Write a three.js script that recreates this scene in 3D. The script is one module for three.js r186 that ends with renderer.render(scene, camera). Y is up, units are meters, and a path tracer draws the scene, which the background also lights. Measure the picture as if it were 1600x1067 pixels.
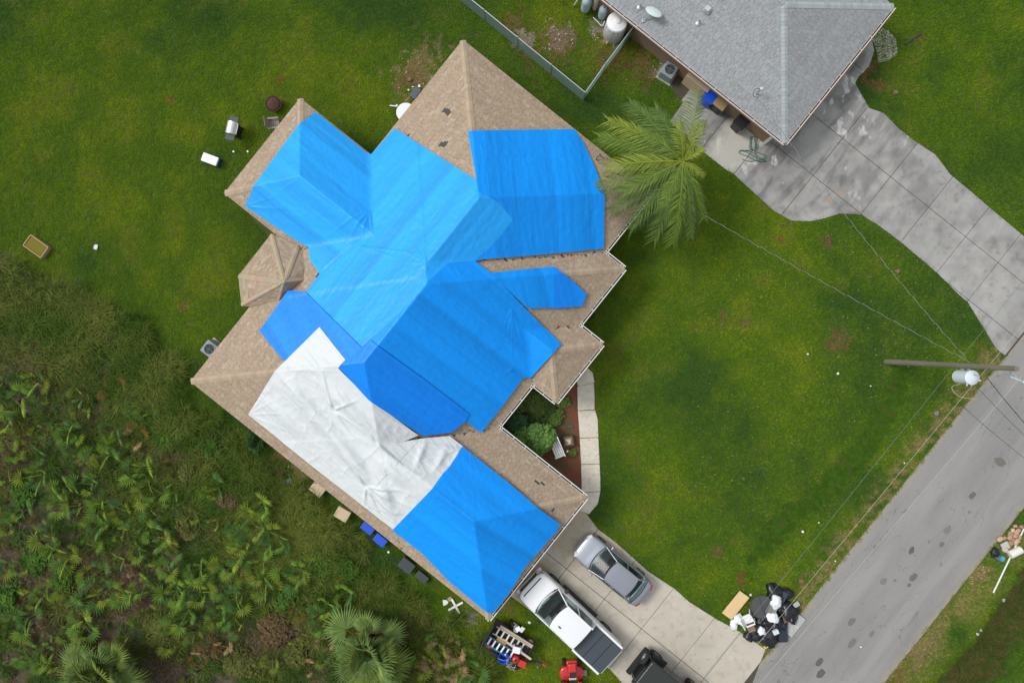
import * as THREE from 'three';
import { mergeGeometries, mergeVertices } from 'three/addons/utils/BufferGeometryUtils.js';
import { RoundedBoxGeometry } from 'three/addons/geometries/RoundedBoxGeometry.js';

// ---------- camera, sky, sun, exposure ----------
const ALT = 38.4, FOC = 1067;                       // flying height (m) and focal length (px of a 1600 px wide picture)
const scene = new THREE.Scene();
const camera = new THREE.PerspectiveCamera(2 * Math.atan(533.5 / FOC) * 180 / Math.PI, 1600 / 1067, 0.5, 900);
camera.position.set(0, ALT, 0); camera.up.set(0, 0, -1); camera.lookAt(0, 0, 0);
const renderer = new THREE.WebGLRenderer({ antialias: true });
renderer.toneMapping = THREE.LinearToneMapping;
renderer.toneMappingExposure = 1.34;
renderer.shadowMap.enabled = true;
const SUN = new THREE.Vector3(-0.62, 0.74, -0.22).normalize();
const sun = new THREE.DirectionalLight(new THREE.Color().setRGB(1.0, 0.96, 0.9), 1.5);
sun.position.copy(SUN).multiplyScalar(80); sun.castShadow = true; sun.shadow.radius = 34;
Object.assign(sun.shadow.camera, { left: -40, right: 40, top: 40, bottom: -40, near: 1, far: 200 });
sun.shadow.mapSize.set(4096, 4096);
scene.add(sun, sun.target);
{ // overcast sky: brighter overhead and broadly around the veiled sun
  const w = 512, h = 256, d = new Float32Array(w * h * 4), v = new THREE.Vector3();
  for (let j = 0; j < h; j++) for (let i = 0; i < w; i++) {
    const el = ((j + 0.5) / h - 0.5) * Math.PI, az = ((i + 0.5) / w) * 2 * Math.PI - Math.PI;
    v.set(Math.cos(el) * Math.cos(az), Math.sin(el), Math.cos(el) * Math.sin(az));
    const s = Math.max(0, v.y), a = Math.acos(Math.min(1, Math.max(-1, v.dot(SUN))));
    const cl = 1 + 0.16 * Math.sin(v.x * 7 + 2 * Math.sin(v.z * 5)) * Math.sin(v.z * 8 + 1.5 * Math.sin(v.x * 6)) * s;
    let L = 0.41 * (0.4 + 0.6 * s) * cl + 0.82 * Math.exp(-a * a / 0.5);
    if (v.y < 0) L = 0.2;
    const k = (j * w + i) * 4; d[k] = L * 0.95; d[k + 1] = L * 0.99; d[k + 2] = L * 1.06; d[k + 3] = 1;
  }
  const sky = new THREE.DataTexture(d, w, h, THREE.RGBAFormat, THREE.FloatType);
  sky.mapping = THREE.EquirectangularReflectionMapping; sky.magFilter = sky.minFilter = THREE.LinearFilter; sky.needsUpdate = true;
  scene.background = sky; scene.environment = sky;
}

// ---------- helpers ----------
function rngOf(a) { return () => { a |= 0; a = a + 0x6D2B79F5 | 0; let t = Math.imul(a ^ a >>> 15, 1 | a); t = t + Math.imul(t ^ t >>> 7, 61 | t) ^ t; return ((t ^ t >>> 14) >>> 0) / 4294967296; }; }
let rnd = rngOf(7);
const R = (a, b) => a + (b - a) * rnd();
function hash2(i, j) { let h = Math.imul(i, 374761393) + Math.imul(j, 668265263) | 0; h = Math.imul(h ^ h >>> 13, 1274126177); return ((h ^ h >>> 16) >>> 0) / 4294967296; }
function noise(x, y) { const i = Math.floor(x), j = Math.floor(y); let a = x - i, b = y - j; a = a * a * (3 - 2 * a); b = b * b * (3 - 2 * b); return (hash2(i, j) * (1 - a) + hash2(i + 1, j) * a) * (1 - b) + (hash2(i, j + 1) * (1 - a) + hash2(i + 1, j + 1) * a) * b; }
const fbm = (x, y, o = 4) => { let s = 0, a = 0.5, t = 0; for (let k = 0; k < o; k++) { s += a * noise(x, y); t += a; a *= 0.5; x = x * 2.03 + 17.1; y = y * 2.03 + 9.7; } return s / t; };
const smooth = (a, b, x) => { const t = Math.min(1, Math.max(0, (x - a) / (b - a))); return t * t * (3 - 2 * t); };
const mix3 = (a, b, t) => [a[0] + (b[0] - a[0]) * t, a[1] + (b[1] - a[1]) * t, a[2] + (b[2] - a[2]) * t];
const TH = 38.6 * Math.PI / 180, CU = Math.cos(TH), SU = Math.sin(TH);    // street grid: u runs from house to road, v along the road
const uvw = (u, v) => [u * CU - v * SU, u * SU + v * CU];
const P = (px, py, h = 0) => { const s = (ALT - h) / FOC; return new THREE.Vector3((px - 800) * s, h, (py - 533.5) * s); };
const toPx = (x, z) => [x / (ALT / FOC) + 800, z / (ALT / FOC) + 533.5];
function inside(poly, x, y) { let c = false; for (let i = 0, j = poly.length - 1; i < poly.length; j = i++) { const [xi, yi] = poly[i], [xj, yj] = poly[j]; if ((yi > y) !== (yj > y) && x < (xj - xi) * (y - yi) / (yj - yi) + xi) c = !c; } return c; }
function distPoly(poly, x, y) { let m = 1e9; for (let i = 0, j = poly.length - 1; i < poly.length; j = i++) { const [ax, ay] = poly[j], [bx, by] = poly[i]; const dx = bx - ax, dy = by - ay; let t = ((x - ax) * dx + (y - ay) * dy) / (dx * dx + dy * dy || 1); t = Math.min(1, Math.max(0, t)); m = Math.min(m, Math.hypot(x - ax - dx * t, y - ay - dy * t)); } return m; }
const pxw = (arr, h = 0) => arr.map(([x, y]) => { const p = P(x, y, h); return [p.x, p.z]; });

const matCache = {};
function M(r, g, b, rough = 0.85, o = {}) { const key = JSON.stringify([r, g, b, rough, o.metalness, o.clearcoat, o.transmission, o.key]); if (matCache[key] && !o.map && !o.bumpMap) return matCache[key]; const { key: _k, ...rest } = o; const m = new THREE.MeshPhysicalMaterial({ roughness: rough, side: THREE.DoubleSide, ...rest }); m.color.setRGB(r, g, b); matCache[key] = m; return m; }
const VC = (rough = 0.9, o = {}) => new THREE.MeshPhysicalMaterial({ vertexColors: true, roughness: rough, specularIntensity: 0.2, side: THREE.DoubleSide, ...o });

const used = {};
function numbered(n) { used[n] = (used[n] || 0) + 1; return used[n] === 1 ? n : n + '_' + String(used[n] - 1).padStart(3, '0'); }
function shade(o) { o.traverse(c => { if (c.isMesh) { c.castShadow = true; c.receiveShadow = true; } }); return o; }
function tag(o, label, category, group) { o.userData.label = label; o.userData.category = category; if (group) o.userData.group = group; return o; }
function thing(name, label, category, pos = [0, 0, 0], turn = 0, group) { const g = new THREE.Group(); g.name = numbered(name); const p = pos.isVector3 ? pos : new THREE.Vector3(...pos); g.position.copy(p); g.rotation.y = turn; scene.add(g); return tag(g, label, category, group); }
function part(name, geos, mat, parent) { const list = Array.isArray(geos) ? geos : [geos]; let g = list.length === 1 ? list[0] : mergeGeometries(list.map(x => { const y = x.index ? x.toNonIndexed() : x; for (const k of Object.keys(y.attributes)) if (!['position', 'normal', 'uv', 'color'].includes(k)) y.deleteAttribute(k); return y; })); const m = new THREE.Mesh(g, mat); m.name = name; m.castShadow = m.receiveShadow = true; if (parent) parent.add(m); return m; }
function single(name, geos, mat, label, category, group) { const m = part(numbered(name), geos, mat, scene); return tag(m, label, category, group); }
function struct(name, geo, mat) { const m = part(numbered(name), geo, mat, scene); m.userData.kind = 'structure'; return m; }
const turnU = -TH;                                 // rotation.y that sends local x to u and local z to v

function T(g, x = 0, y = 0, z = 0, rx = 0, ry = 0, rz = 0) { if (rx) g.rotateX(rx); if (rz) g.rotateZ(rz); if (ry) g.rotateY(ry); return g.translate(x, y, z); }
const box = (w, h, d, x = 0, y = 0, z = 0, rx = 0, ry = 0, rz = 0) => T(new THREE.BoxGeometry(w, h, d), x, y, z, rx, ry, rz);
const rbox = (w, h, d, r, x = 0, y = 0, z = 0, rx = 0, ry = 0, rz = 0) => T(new RoundedBoxGeometry(w, h, d, 3, r), x, y, z, rx, ry, rz);
const cyl = (r0, r1, h, x = 0, y = 0, z = 0, rx = 0, ry = 0, rz = 0, n = 20) => T(new THREE.CylinderGeometry(r0, r1, h, n), x, y, z, rx, ry, rz);
const lathe = (pts, x = 0, y = 0, z = 0, n = 28) => T(new THREE.LatheGeometry(pts.map(p => new THREE.Vector2(...p)), n), x, y, z);
const tube = (pts, r, n = 24, rad = 6, closed = false) => new THREE.TubeGeometry(new THREE.CatmullRomCurve3(pts.map(p => p.isVector3 ? p : new THREE.Vector3(...p)), closed), n, r, rad, closed);
function bar(a, b, r, n = 6) { const A = new THREE.Vector3(...a), B = new THREE.Vector3(...b), L = A.distanceTo(B); const g = new THREE.CylinderGeometry(r, r, L, n); g.applyQuaternion(new THREE.Quaternion().setFromUnitVectors(new THREE.Vector3(0, 1, 0), B.clone().sub(A).normalize())); const m = A.add(B).multiplyScalar(0.5); return g.translate(m.x, m.y, m.z); }
function beam(a, b, w, h) { const A = new THREE.Vector3(...a), B = new THREE.Vector3(...b), L = A.distanceTo(B); const g = new THREE.BoxGeometry(w, h, L); const m4 = new THREE.Matrix4().lookAt(A, B, new THREE.Vector3(0, 1, 0.001)); g.applyMatrix4(m4); const m = A.add(B).multiplyScalar(0.5); return g.translate(m.x, m.y, m.z); }
// prism over a plan polygon [[x,z],...], from y0 to y1, uv in metres
function prism(poly, y0, y1, bevel = 0) {
  const s = new THREE.Shape(poly.map(([x, z]) => new THREE.Vector2(x, -z)));
  const g = new THREE.ExtrudeGeometry(s, { depth: y1 - y0 - bevel, bevelEnabled: bevel > 0, bevelThickness: bevel, bevelSize: bevel, bevelOffset: -bevel, bevelSegments: 1, curveSegments: 4 });
  g.rotateX(-Math.PI / 2); return g.translate(0, y0, 0);
}
class GB { // loose polygons with one colour each
  constructor() { this.p = []; this.c = []; this.uv = []; }
  tri(a, b, c, col = [1, 1, 1], t) { this.p.push(...a, ...b, ...c); for (let i = 0; i < 3; i++) this.c.push(...col); t ? this.uv.push(...t[0], ...t[1], ...t[2]) : this.uv.push(a[0], a[2], b[0], b[2], c[0], c[2]); }
  quad(a, b, c, d, col) { this.tri(a, b, c, col); this.tri(a, c, d, col); }
  geo(sm = false) { let g = new THREE.BufferGeometry(); g.setAttribute('position', new THREE.Float32BufferAttribute(this.p, 3)); g.setAttribute('color', new THREE.Float32BufferAttribute(this.c, 3)); g.setAttribute('uv', new THREE.Float32BufferAttribute(this.uv, 2)); if (sm) { g.deleteAttribute('uv'); g = mergeVertices(g, 1e-4); } g.computeVertexNormals(); return g; }
}
// grid surface from a function (s,t in 0..1) -> [x,y,z]
function patch(f, n = 8, m = 8) { const p = [], uv = [], id = []; for (let j = 0; j <= m; j++) for (let i = 0; i <= n; i++) { p.push(...f(i / n, j / m)); uv.push(i / n, j / m); } for (let j = 0; j < m; j++) for (let i = 0; i < n; i++) { const a = j * (n + 1) + i, b = a + 1, c = a + n + 1, d = c + 1; id.push(a, c, b, b, c, d); } const g = new THREE.BufferGeometry(); g.setAttribute('position', new THREE.Float32BufferAttribute(p, 3)); g.setAttribute('uv', new THREE.Float32BufferAttribute(uv, 2)); g.setIndex(id); g.computeVertexNormals(); return g; }
function tex(w, h, f, srgb = true, rep) { const d = new Uint8Array(w * h * 4); for (let j = 0; j < h; j++) for (let i = 0; i < w; i++) { const c = f(i / w, j / h), k = (j * w + i) * 4; for (let q = 0; q < 3; q++) { let x = Math.min(1, Math.max(0, c[q])); if (srgb) x = x <= 0.0031308 ? 12.92 * x : 1.055 * Math.pow(x, 1 / 2.4) - 0.055; d[k + q] = Math.round(x * 255); } d[k + 3] = 255; } const t = new THREE.DataTexture(d, w, h, THREE.RGBAFormat); t.magFilter = THREE.LinearFilter; t.minFilter = THREE.LinearMipmapLinearFilter; t.generateMipmaps = true; t.wrapS = t.wrapT = THREE.RepeatWrapping; if (srgb) t.colorSpace = THREE.SRGBColorSpace; if (rep) t.repeat.set(...rep); t.needsUpdate = true; return t; }
function planUV(g, x0, z0, w, d) { const p = g.attributes.position, uv = new Float32Array(p.count * 2); for (let i = 0; i < p.count; i++) { uv[2 * i] = (p.getX(i) - x0) / w; uv[2 * i + 1] = (p.getZ(i) - z0) / d; } g.setAttribute('uv', new THREE.BufferAttribute(uv, 2)); return g; }
function clipHalf(poly, nx, nz, d) { const out = []; for (let i = 0; i < poly.length; i++) { const a = poly[i], b = poly[(i + 1) % poly.length], da = a[0] * nx + a[1] * nz - d, db = b[0] * nx + b[1] * nz - d; if (da <= 0) out.push(a); if ((da < 0 && db > 0) || (da > 0 && db < 0)) { const t = da / (da - db); out.push([a[0] + (b[0] - a[0]) * t, a[1] + (b[1] - a[1]) * t]); } } return out; }
// ---------- the ground: plan outlines in picture pixels at ground level, turned to metres ----------
const uvPx = (U, V) => [U * CU - V * SU, U * SU + V * CU];                    // px in street-grid coordinates -> px
const ROAD = [uvPx(1575, -2200), uvPx(1746, -2200), uvPx(1746, 2400), uvPx(1575, 2400)];
const NDRIVE = [[1040, 130], [1056, 108], [1150, 150], [1210, 208], [1330, 45], [1362, 62], [1366, 80], [1358, 104], [1341, 121], [1336, 130], [1358, 169], [1381, 177], [1403, 200], [1431, 222], [1462, 242], [1485, 273], [1518, 300], [1541, 320], [1595, 365], [1625, 392], [1660, 448], [1573, 557], [1557, 545], [1537, 512], [1512, 472], [1500, 462], [1465, 427], [1410, 380], [1370, 350], [1342, 335], [1312, 334], [1290, 341], [1267, 346], [1237, 345], [1210, 330], [1182, 305], [1155, 280], [1146, 271], [1137, 267], [1111, 247], [1085, 227], [1047, 190], [1068, 160], [1065, 157]];
const MDRIVE = [[870, 812], [905, 795], [917, 803], [934, 826], [962, 847], [990, 872], [1012, 892], [1055, 920], [1077, 940], [1120, 967], [1157, 987], [1196, 1014], [1176, 1067], [1090, 1180], [971, 1065], [955, 1047], [797, 930], [775, 925]];
const WALK = [[[897, 575], [915, 572], [926, 582], [929, 597.6], [903, 603.4]], [[902, 604], [928, 598.3], [929, 620], [929, 640], [903, 641]], [[903, 641.8], [930, 641], [934, 655], [935, 683], [906, 684]], [[906, 684.7], [935, 683.8], [937, 724], [908, 725]], [[908, 725.8], [937, 724.8], [938, 748], [938, 767.2], [909, 769]], [[909, 769.8], [938, 768], [934, 787], [920, 803], [905, 797]]];
const MULCH = [[800, 640], [850, 575], [905, 603], [905, 690], [909, 775], [860, 760], [790, 690]];
const ROUGH = [[-400, 380], [0, 412], [60, 430], [130, 462], [200, 510], [262, 575], [318, 640], [395, 705], [440, 745], [500, 800], [560, 850], [620, 905], [690, 968], [745, 1015], [775, 1067], [800, 1400], [-400, 1400]];
const VERGE = [[1612, 860], [1600, 880], [1560, 950], [1510, 1010], [1460, 1067], [1440, 1100], [1500, 1140], [1540, 1067], [1570, 1020], [1610, 960], [1640, 900]];
const HOUSEPX = [[735, 95], [1000, 312], [935, 392], [964, 420], [896, 500], [930, 535], [865, 615], [828, 588], [782, 652], [908, 760], [766, 938], [332, 585], [465, 420], [440, 400], [375, 320], [490, 178], [590, 262]];
const NHOUSEPX = [[900, -60], [1186, 216], [1320, 40], [1250, -120]];
const BARE = [ // worn and littered patches seen on the lawns: x, y, radius, kind
  [870, 55, 26, 'sand'], [865, 70, 44, 'leaf'], [800, 42, 22, 'leaf'], [820, 60, 16, 'sand'], [660, 120, 46, 'straw'], [640, 130, 20, 'leaf'], [1310, 535, 17, 'leaf'], [1130, 500, 14, 'leaf'], [1160, 503, 13, 'leaf'],
  [1217, 373, 7, 'red'], [1294, 374, 11, 'leaf'], [1120, 862, 9, 'leaf'], [1158, 903, 9, 'red'], [268, 155, 5, 'red'], [438, 126, 6, 'red'], [286, 478, 9, 'leaf'], [950, 90, 40, 'leaf'], [1000, 100, 36, 'leaf'], [1020, 60, 30, 'leaf'], [1355, 100, 16, 'leaf'], [1378, 135, 13, 'leaf'],
  [735, 965, 14, 'sand'], [700, 985, 16, 'straw'], [790, 945, 18, 'leaf'], [440, 700, 22, 'leaf'], [470, 735, 20, 'straw'], [420, 680, 16, 'leaf'], [945, 45, 22, 'sand'], [960, 62, 14, 'sand'], [1040, 105, 20, 'sand'], [1400, 980, 40, 'straw'], [1430, 1010, 36, 'straw'], [1390, 1040, 30, 'leaf'], [1530, 900, 20, 'straw'], [1350, 120, 12, 'leaf'], [1435, 60, 10, 'leaf']];
const jit = (px, py) => [px + (fbm(px / 7, py / 7, 2) - 0.5) * 7, py + (fbm(px / 7 + 40, py / 7, 2) - 0.5) * 7];
const inAny = (px, py) => inside(ROAD, px, py) || inside(NDRIVE, px, py) || inside(MDRIVE, px, py) || inside(HOUSEPX, px, py) || inside(NHOUSEPX, px, py) || WALK.some(w => inside(w, px, py));
function ditch(px, py) { // wet weedy swale beside the road
  const U = px * CU + py * SU, V = -px * SU + py * CU; return smooth(26, 8, Math.abs(U - 1478 - 14 * Math.sin(V / 60))) * smooth(-480, -380, V) * smooth(5, -60, V) * smooth(0.22, 0.5, fbm(px / 26, py / 26, 3)); }
function rough(px, py) { const n = (fbm(px / 40, py / 40, 3) - 0.5) * 70; return inside(ROUGH, px, py) ? smooth(-14, 16, distPoly(ROUGH, px, py) + n) : smooth(14, -10, distPoly(ROUGH, px, py) - n); }
const verge = (px, py) => inside(VERGE, px, py) ? smooth(0, 14, distPoly(VERGE, px, py) + (fbm(px / 14, py / 14, 2) - 0.5) * 26) : 0;
const CG = { dark: [0.036, 0.085, 0.010], mid: [0.072, 0.135, 0.006], lime: [0.132, 0.185, 0.006], olive: [0.105, 0.125, 0.018], sand: [0.30, 0.26, 0.20], leaf: [0.17, 0.085, 0.038], straw: [0.23, 0.18, 0.075], red: [0.20, 0.06, 0.03], soil: [0.055, 0.042, 0.024], mulch: [0.16, 0.058, 0.032] };
function lawnColour(px, py) {
  const a = fbm(px / 150, py / 150, 4), b = fbm(px / 34 + 40, py / 34, 3), c = fbm(px / 8, py / 8 + 70, 2);
  let k = mix3(CG.dark, CG.mid, smooth(0.25, 0.55, a * 0.7 + b * 0.3)); k = mix3(k, CG.lime, 0.85 * smooth(0.5, 0.75, a * 0.55 + b * 0.45)); k = mix3(k, CG.olive, 0.6 * smooth(0.55, 0.8, b * 0.6 + c * 0.4));
  const U = px * CU + py * SU; k = mix3(k, CG.straw, 0.75 * smooth(34, 4, Math.abs(U - 1562)) * smooth(0.3, 0.7, c)); k = mix3(k, CG.straw, 0.6 * smooth(50, 0, Math.abs(U - 1765)) * smooth(0.3, 0.7, b));
  let cover = 1;
  for (const [x, y, r, kind] of BARE) { const d = Math.hypot(px - x, py - y) / r + (c - 0.5) * 1.9 + (b - 0.5) * 1.5; if (d < 1.15) { const w = smooth(1.15, 0.35, d); k = mix3(k, CG[kind], w * (kind === 'sand' || kind === 'straw' ? 0.8 : 0.5)); cover = Math.min(cover, 1 - (kind === 'red' ? 0.4 : 0.62) * w); } }
  const dt = ditch(px, py); if (dt > 0) k = mix3(k, CG.dark, dt * 0.55);
  return [k, cover];
}
{
  const X0 = -34, Z0 = -23, W = 68, D = 46;
  const map = tex(1536, 1040, (u, v) => {
    const [px, py] = toPx(X0 + u * W, Z0 + v * D); let [k] = lawnColour(px, py);
    const f = 0.75 + 0.5 * noise(px * 1.7, py * 1.7); k = mix3(k, CG.soil, 0.3);
    const r = rough(px, py); if (r > 0) { const n = fbm(px / 22, py / 22, 4); k = mix3(k, mix3([0.105, 0.078, 0.05], mix3([0.125, 0.085, 0.055], [0.08, 0.075, 0.03], smooth(0.4, 0.6, fbm(px / 60, py / 60, 3))), n), r); }
    const vg = verge(px, py); if (vg > 0) k = mix3(k, [0.06, 0.045, 0.024], vg);
    if (inside(MULCH, px, py)) k = mix3(CG.mulch, [0.10, 0.07, 0.03], smooth(0.45, 0.65, fbm(px / 12, py / 12, 3)));
    return [k[0] * f, k[1] * f, k[2] * f];
  });
  const g = planUV(T(new THREE.PlaneGeometry(W, D, 1, 1), 0, 0, 0, -Math.PI / 2), X0, Z0, W, D);
  struct('ground', g, M(1, 1, 1, 1, { map, key: 'ground' }));
  const far = tex(256, 256, (u, v) => { const n = 0.5 * fbm(u * 8, v * 8, 3) + 0.5 * fbm((1 - u) * 8, (1 - v) * 8, 3); return mix3(CG.dark, CG.lime, n); }, true, [60, 60]);
  struct('distant_ground', T(new THREE.PlaneGeometry(1400, 1400), 0, -0.03, 0, -Math.PI / 2), M(1, 1, 1, 1, { map: far, key: 'far' }));
}
// ---------- road ----------
const grain = tex(512, 512, (u, v) => { const n = 0.72 + 0.4 * hash2(Math.floor(u * 512), Math.floor(v * 512)) * noise(u * 128, v * 128) + 0.14 * noise(u * 64, v * 64); return [n, n, n]; }, true);
{
  const roadMap = tex(512, 2048, (u, v) => { // u across the carriageway, v along 60 m of it
    const x = u * 6.2, y = v * 60; let n = 0.9 + 0.22 * (fbm(x * 1.3, y * 0.5, 4) - 0.5) + 0.16 * (hash2(Math.floor(u * 512), Math.floor(v * 2048)) - 0.5); n *= 1 - 0.05 * smooth(0.5, 0.7, fbm(x * 3 + 5, y * 0.3, 2));
    const e = Math.min(x, 6.2 - x); const w = smooth(0.5, 0.05, e + 0.5 * (fbm(x * 4, y * 2, 3) - 0.5)); let c = [0.30 * n, 0.292 * n, 0.282 * n]; c = mix3(c, [0.33, 0.29, 0.22], w * 0.7); const wp = Math.min(Math.abs(x - 1.6), Math.abs(x - 4.6)); c = mix3(c, [0.34, 0.332, 0.322], 0.45 * smooth(0.7, 0.2, wp) * smooth(0.3, 0.6, fbm(x, y * 0.2, 3))); if (Math.abs(fbm(x * 1.1 + 3, y * 0.35, 4) - 0.5) < 0.0035) c = mix3(c, [0.12, 0.115, 0.105], 0.6);
    if (fbm(x * 14, y * 14, 2) > 0.86) c = mix3(c, [0.1, 0.095, 0.09], 0.5); return c; });
  const a = P(...uvPx(1575, 0)), len = 60; const g = new THREE.PlaneGeometry(6.16, 300, 1, 1); const uv = g.attributes.uv; for (let i = 0; i < uv.count; i++) uv.setY(i, uv.getY(i) * 300 / len);
  g.rotateX(-Math.PI / 2); g.rotateY(turnU); const c = P(...uvPx(1660.5, -82)); g.translate(c.x, 0.012, c.z); struct('road', g, M(1, 1, 1, 0.93, { map: roadMap, key: 'road' }));
  // oil and tar spots on the asphalt
  const spots = [[1563, 722, 12, 8], [1520, 774, 5, 8], [1481, 828, 6, 9], [1425, 860, 5, 7], [1428, 902, 6, 9], [1381, 908, 6, 7], [1472, 851, 4, 6], [1331, 971, 6, 8], [1332, 1004, 6, 10], [1281, 1034, 6, 9], [1283, 1052, 7, 9], [1363, 990, 4, 7], [1399, 907, 3, 3], [1421, 914, 4, 4], [1515, 800, 3, 3]];
  const gb = new GB();
  spots.forEach(([x, y, w, l], k) => { const p = P(x, y), pts = []; for (let i = 0; i < 14; i++) { const t = i / 14 * 2 * Math.PI, q = 0.75 + 0.4 * noise(i * 0.9, k * 3.3); const lu = Math.cos(t) * w * 0.03 * q, lv = Math.sin(t) * l * 0.034 * q; const [dx, dz] = uvw(lu, lv); pts.push([p.x + dx, 0.017, p.z + dz]); } const d = k > 15 ? 0.5 : 1, col = [0.12 + 0.1 * hash2(k, 3) * d, 0.112 + 0.09 * hash2(k, 3) * d, 0.10 + 0.08 * hash2(k, 3) * d]; for (let i = 1; i < 13; i++) gb.tri(pts[0], pts[i + 1], pts[i], col); });
  const m = part('oil_stain', gb.geo(), VC(0.8), scene); m.userData.kind = 'structure';
}
// ---------- concrete: slabs cast in a grid, with open joints ----------
function slabs(name, poly, us, vs, y, mat, bounds, slabLabel) {
  const root = new THREE.Group(); root.name = name; root.userData.kind = 'structure'; scene.add(root); let k = 0;
  for (let i = 0; i + 1 < us.length; i++) for (let j = 0; j + 1 < vs.length; j++) {
    const g = 0.38; let q = poly.map(p => [...p]);
    q = clipHalf(q, CU, SU, us[i + 1] - g); q = clipHalf(q, -CU, -SU, -(us[i] + g)); q = clipHalf(q, -SU, CU, vs[j + 1] - g); q = clipHalf(q, SU, -CU, -(vs[j] + g));
    if (q.length < 3) continue; let A = 0; for (let a = 0; a < q.length; a++) { const b = q[(a + 1) % q.length]; A += q[a][0] * b[1] - b[0] * q[a][1]; } if (Math.abs(A) < 60) continue;
    const w = pxw(q); const geo = planUV(prism(w, 0.005, y + 0.006 * hash2(i * 7, j * 13), 0.012), ...bounds); const m = part('slab', geo, mat, root); k++;
  }
  return root;
}
const bN = (() => { const a = P(1030, 30), b = P(1680, 580); return [a.x, a.z, b.x - a.x, b.z - a.z]; })();
const nMap = tex(1536, 1300, (u, v) => {
  const px = 1030 + u * 650, py = 30 + v * 550; const U = px * CU + py * SU, V = -px * SU + py * CU;
  const a = fbm(U / 60, V / 46, 4), b = fbm(px / 14, py / 14, 4), s = fbm(U / 10, V / 40, 3); const near = smooth(1330, 1130, U);
  let n = 0.325 + 0.13 * (a - 0.5) + 0.12 * (b - 0.5); n -= (0.03 + 0.08 * near) * smooth(0.40, 0.74, s) ; n -= 0.05 * smooth(0.52, 0.7, fbm(U / 25 + 9, V / 30, 3)); let c = [n, n * 0.98, n * 0.93];
  c = mix3(c, [0.60, 0.59, 0.57], 0.85 * smooth(0.64, 0.74, fbm(px / 11 + 3, py / 16, 4) * 0.7 + fbm(px / 60, py / 60, 2) * 0.3) * near); c = mix3(c, [0.12, 0.11, 0.095], 0.3 * smooth(0.6, 0.8, fbm(px / 9 + 50, py / 9, 4)));
  c = mix3(c, [0.58, 0.55, 0.48], 0.8 * smooth(46, 10, Math.abs(U - 1040) + 30 * (b - 0.5)) * smooth(-590, -560, V)); c = mix3(c, [0.42, 0.22, 0.09], 0.6 * smooth(6, 2, Math.hypot(px - 1309, py - 301)) + 0.5 * smooth(7, 2, Math.hypot(px - 1294, py - 312)));
  const f = 0.93 + 0.14 * hash2(Math.floor(u * 1536), Math.floor(v * 1300)); return [c[0] * f, c[1] * f, c[2] * f]; });
const nd = slabs('neighbour_driveway', NDRIVE, [930, 1002, 1066, 1164, 1260, 1336, 1410, 1475, 1574], [-1000, -755, -652, -578, -480], 0.06, M(1, 1, 1, 0.9, { map: nMap, key: 'nd' }), bN);
const bM = (() => { const a = P(760, 780), b = P(1210, 1190); return [a.x, a.z, b.x - a.x, b.z - a.z]; })();
const mMap = tex(1024, 934, (u, v) => { const px = 760 + u * 450, py = 780 + v * 410; const U = px * CU + py * SU, V = -px * SU + py * CU; const a = fbm(px / 50, py / 50, 4), b = fbm(px / 9, py / 9, 3); let n = 0.50 + 0.10 * (a - 0.5) + 0.09 * (b - 0.5); let c = [n, n * 0.915, n * 0.76];
  const near = smooth(1330, 1215, U); c = mix3(c, [0.36, 0.30, 0.21], near * 0.75 * smooth(0.3, 0.6, b * 0.5 + a * 0.5)); c = mix3(c, [0.26, 0.22, 0.16], 0.28 * smooth(0.55, 0.8, fbm(px / 7, py / 7 + 30, 4))); const f = 0.94 + 0.12 * hash2(Math.floor(u * 1024), Math.floor(v * 934)); return [c[0] * f, c[1] * f, c[2] * f]; });
slabs('driveway', MDRIVE, [1150, 1246, 1322, 1396, 1475, 1521, 1574], [-60, 30, 142, 240, 320], 0.06, M(1, 1, 1, 0.9, { map: mMap, key: 'md' }), bM);
{
  const walkMap = tex(256, 1024, (u, v) => { const b = fbm(u * 9, v * 60, 4), n = 0.58 + 0.18 * (b - 0.5) + 0.05 * hash2(Math.floor(u * 256), Math.floor(v * 1024)); return mix3([n * 1.06, n * 0.97, n * 0.80], [0.36, 0.31, 0.23], 0.4 * smooth(0.55, 0.8, fbm(u * 20, v * 120, 4))); });
  const root = new THREE.Group(); root.name = 'front_walk'; root.userData.kind = 'structure'; scene.add(root); const a = P(890, 565), b = P(945, 810);
  WALK.forEach(w => part('slab', planUV(prism(pxw(w), 0.004, 0.07, 0.012), a.x, a.z, b.x - a.x, b.z - a.z), M(1, 1, 1, 0.92, { map: walkMap, key: 'walk' }), root));
}
{ // soil showing in the joints and under the slabs
  const g = [prism(pxw(NDRIVE), 0.002, 0.02), prism(pxw(MDRIVE), 0.002, 0.02)]; struct('joint_soil', g, M(0.075, 0.065, 0.045, 1));
}
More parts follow.
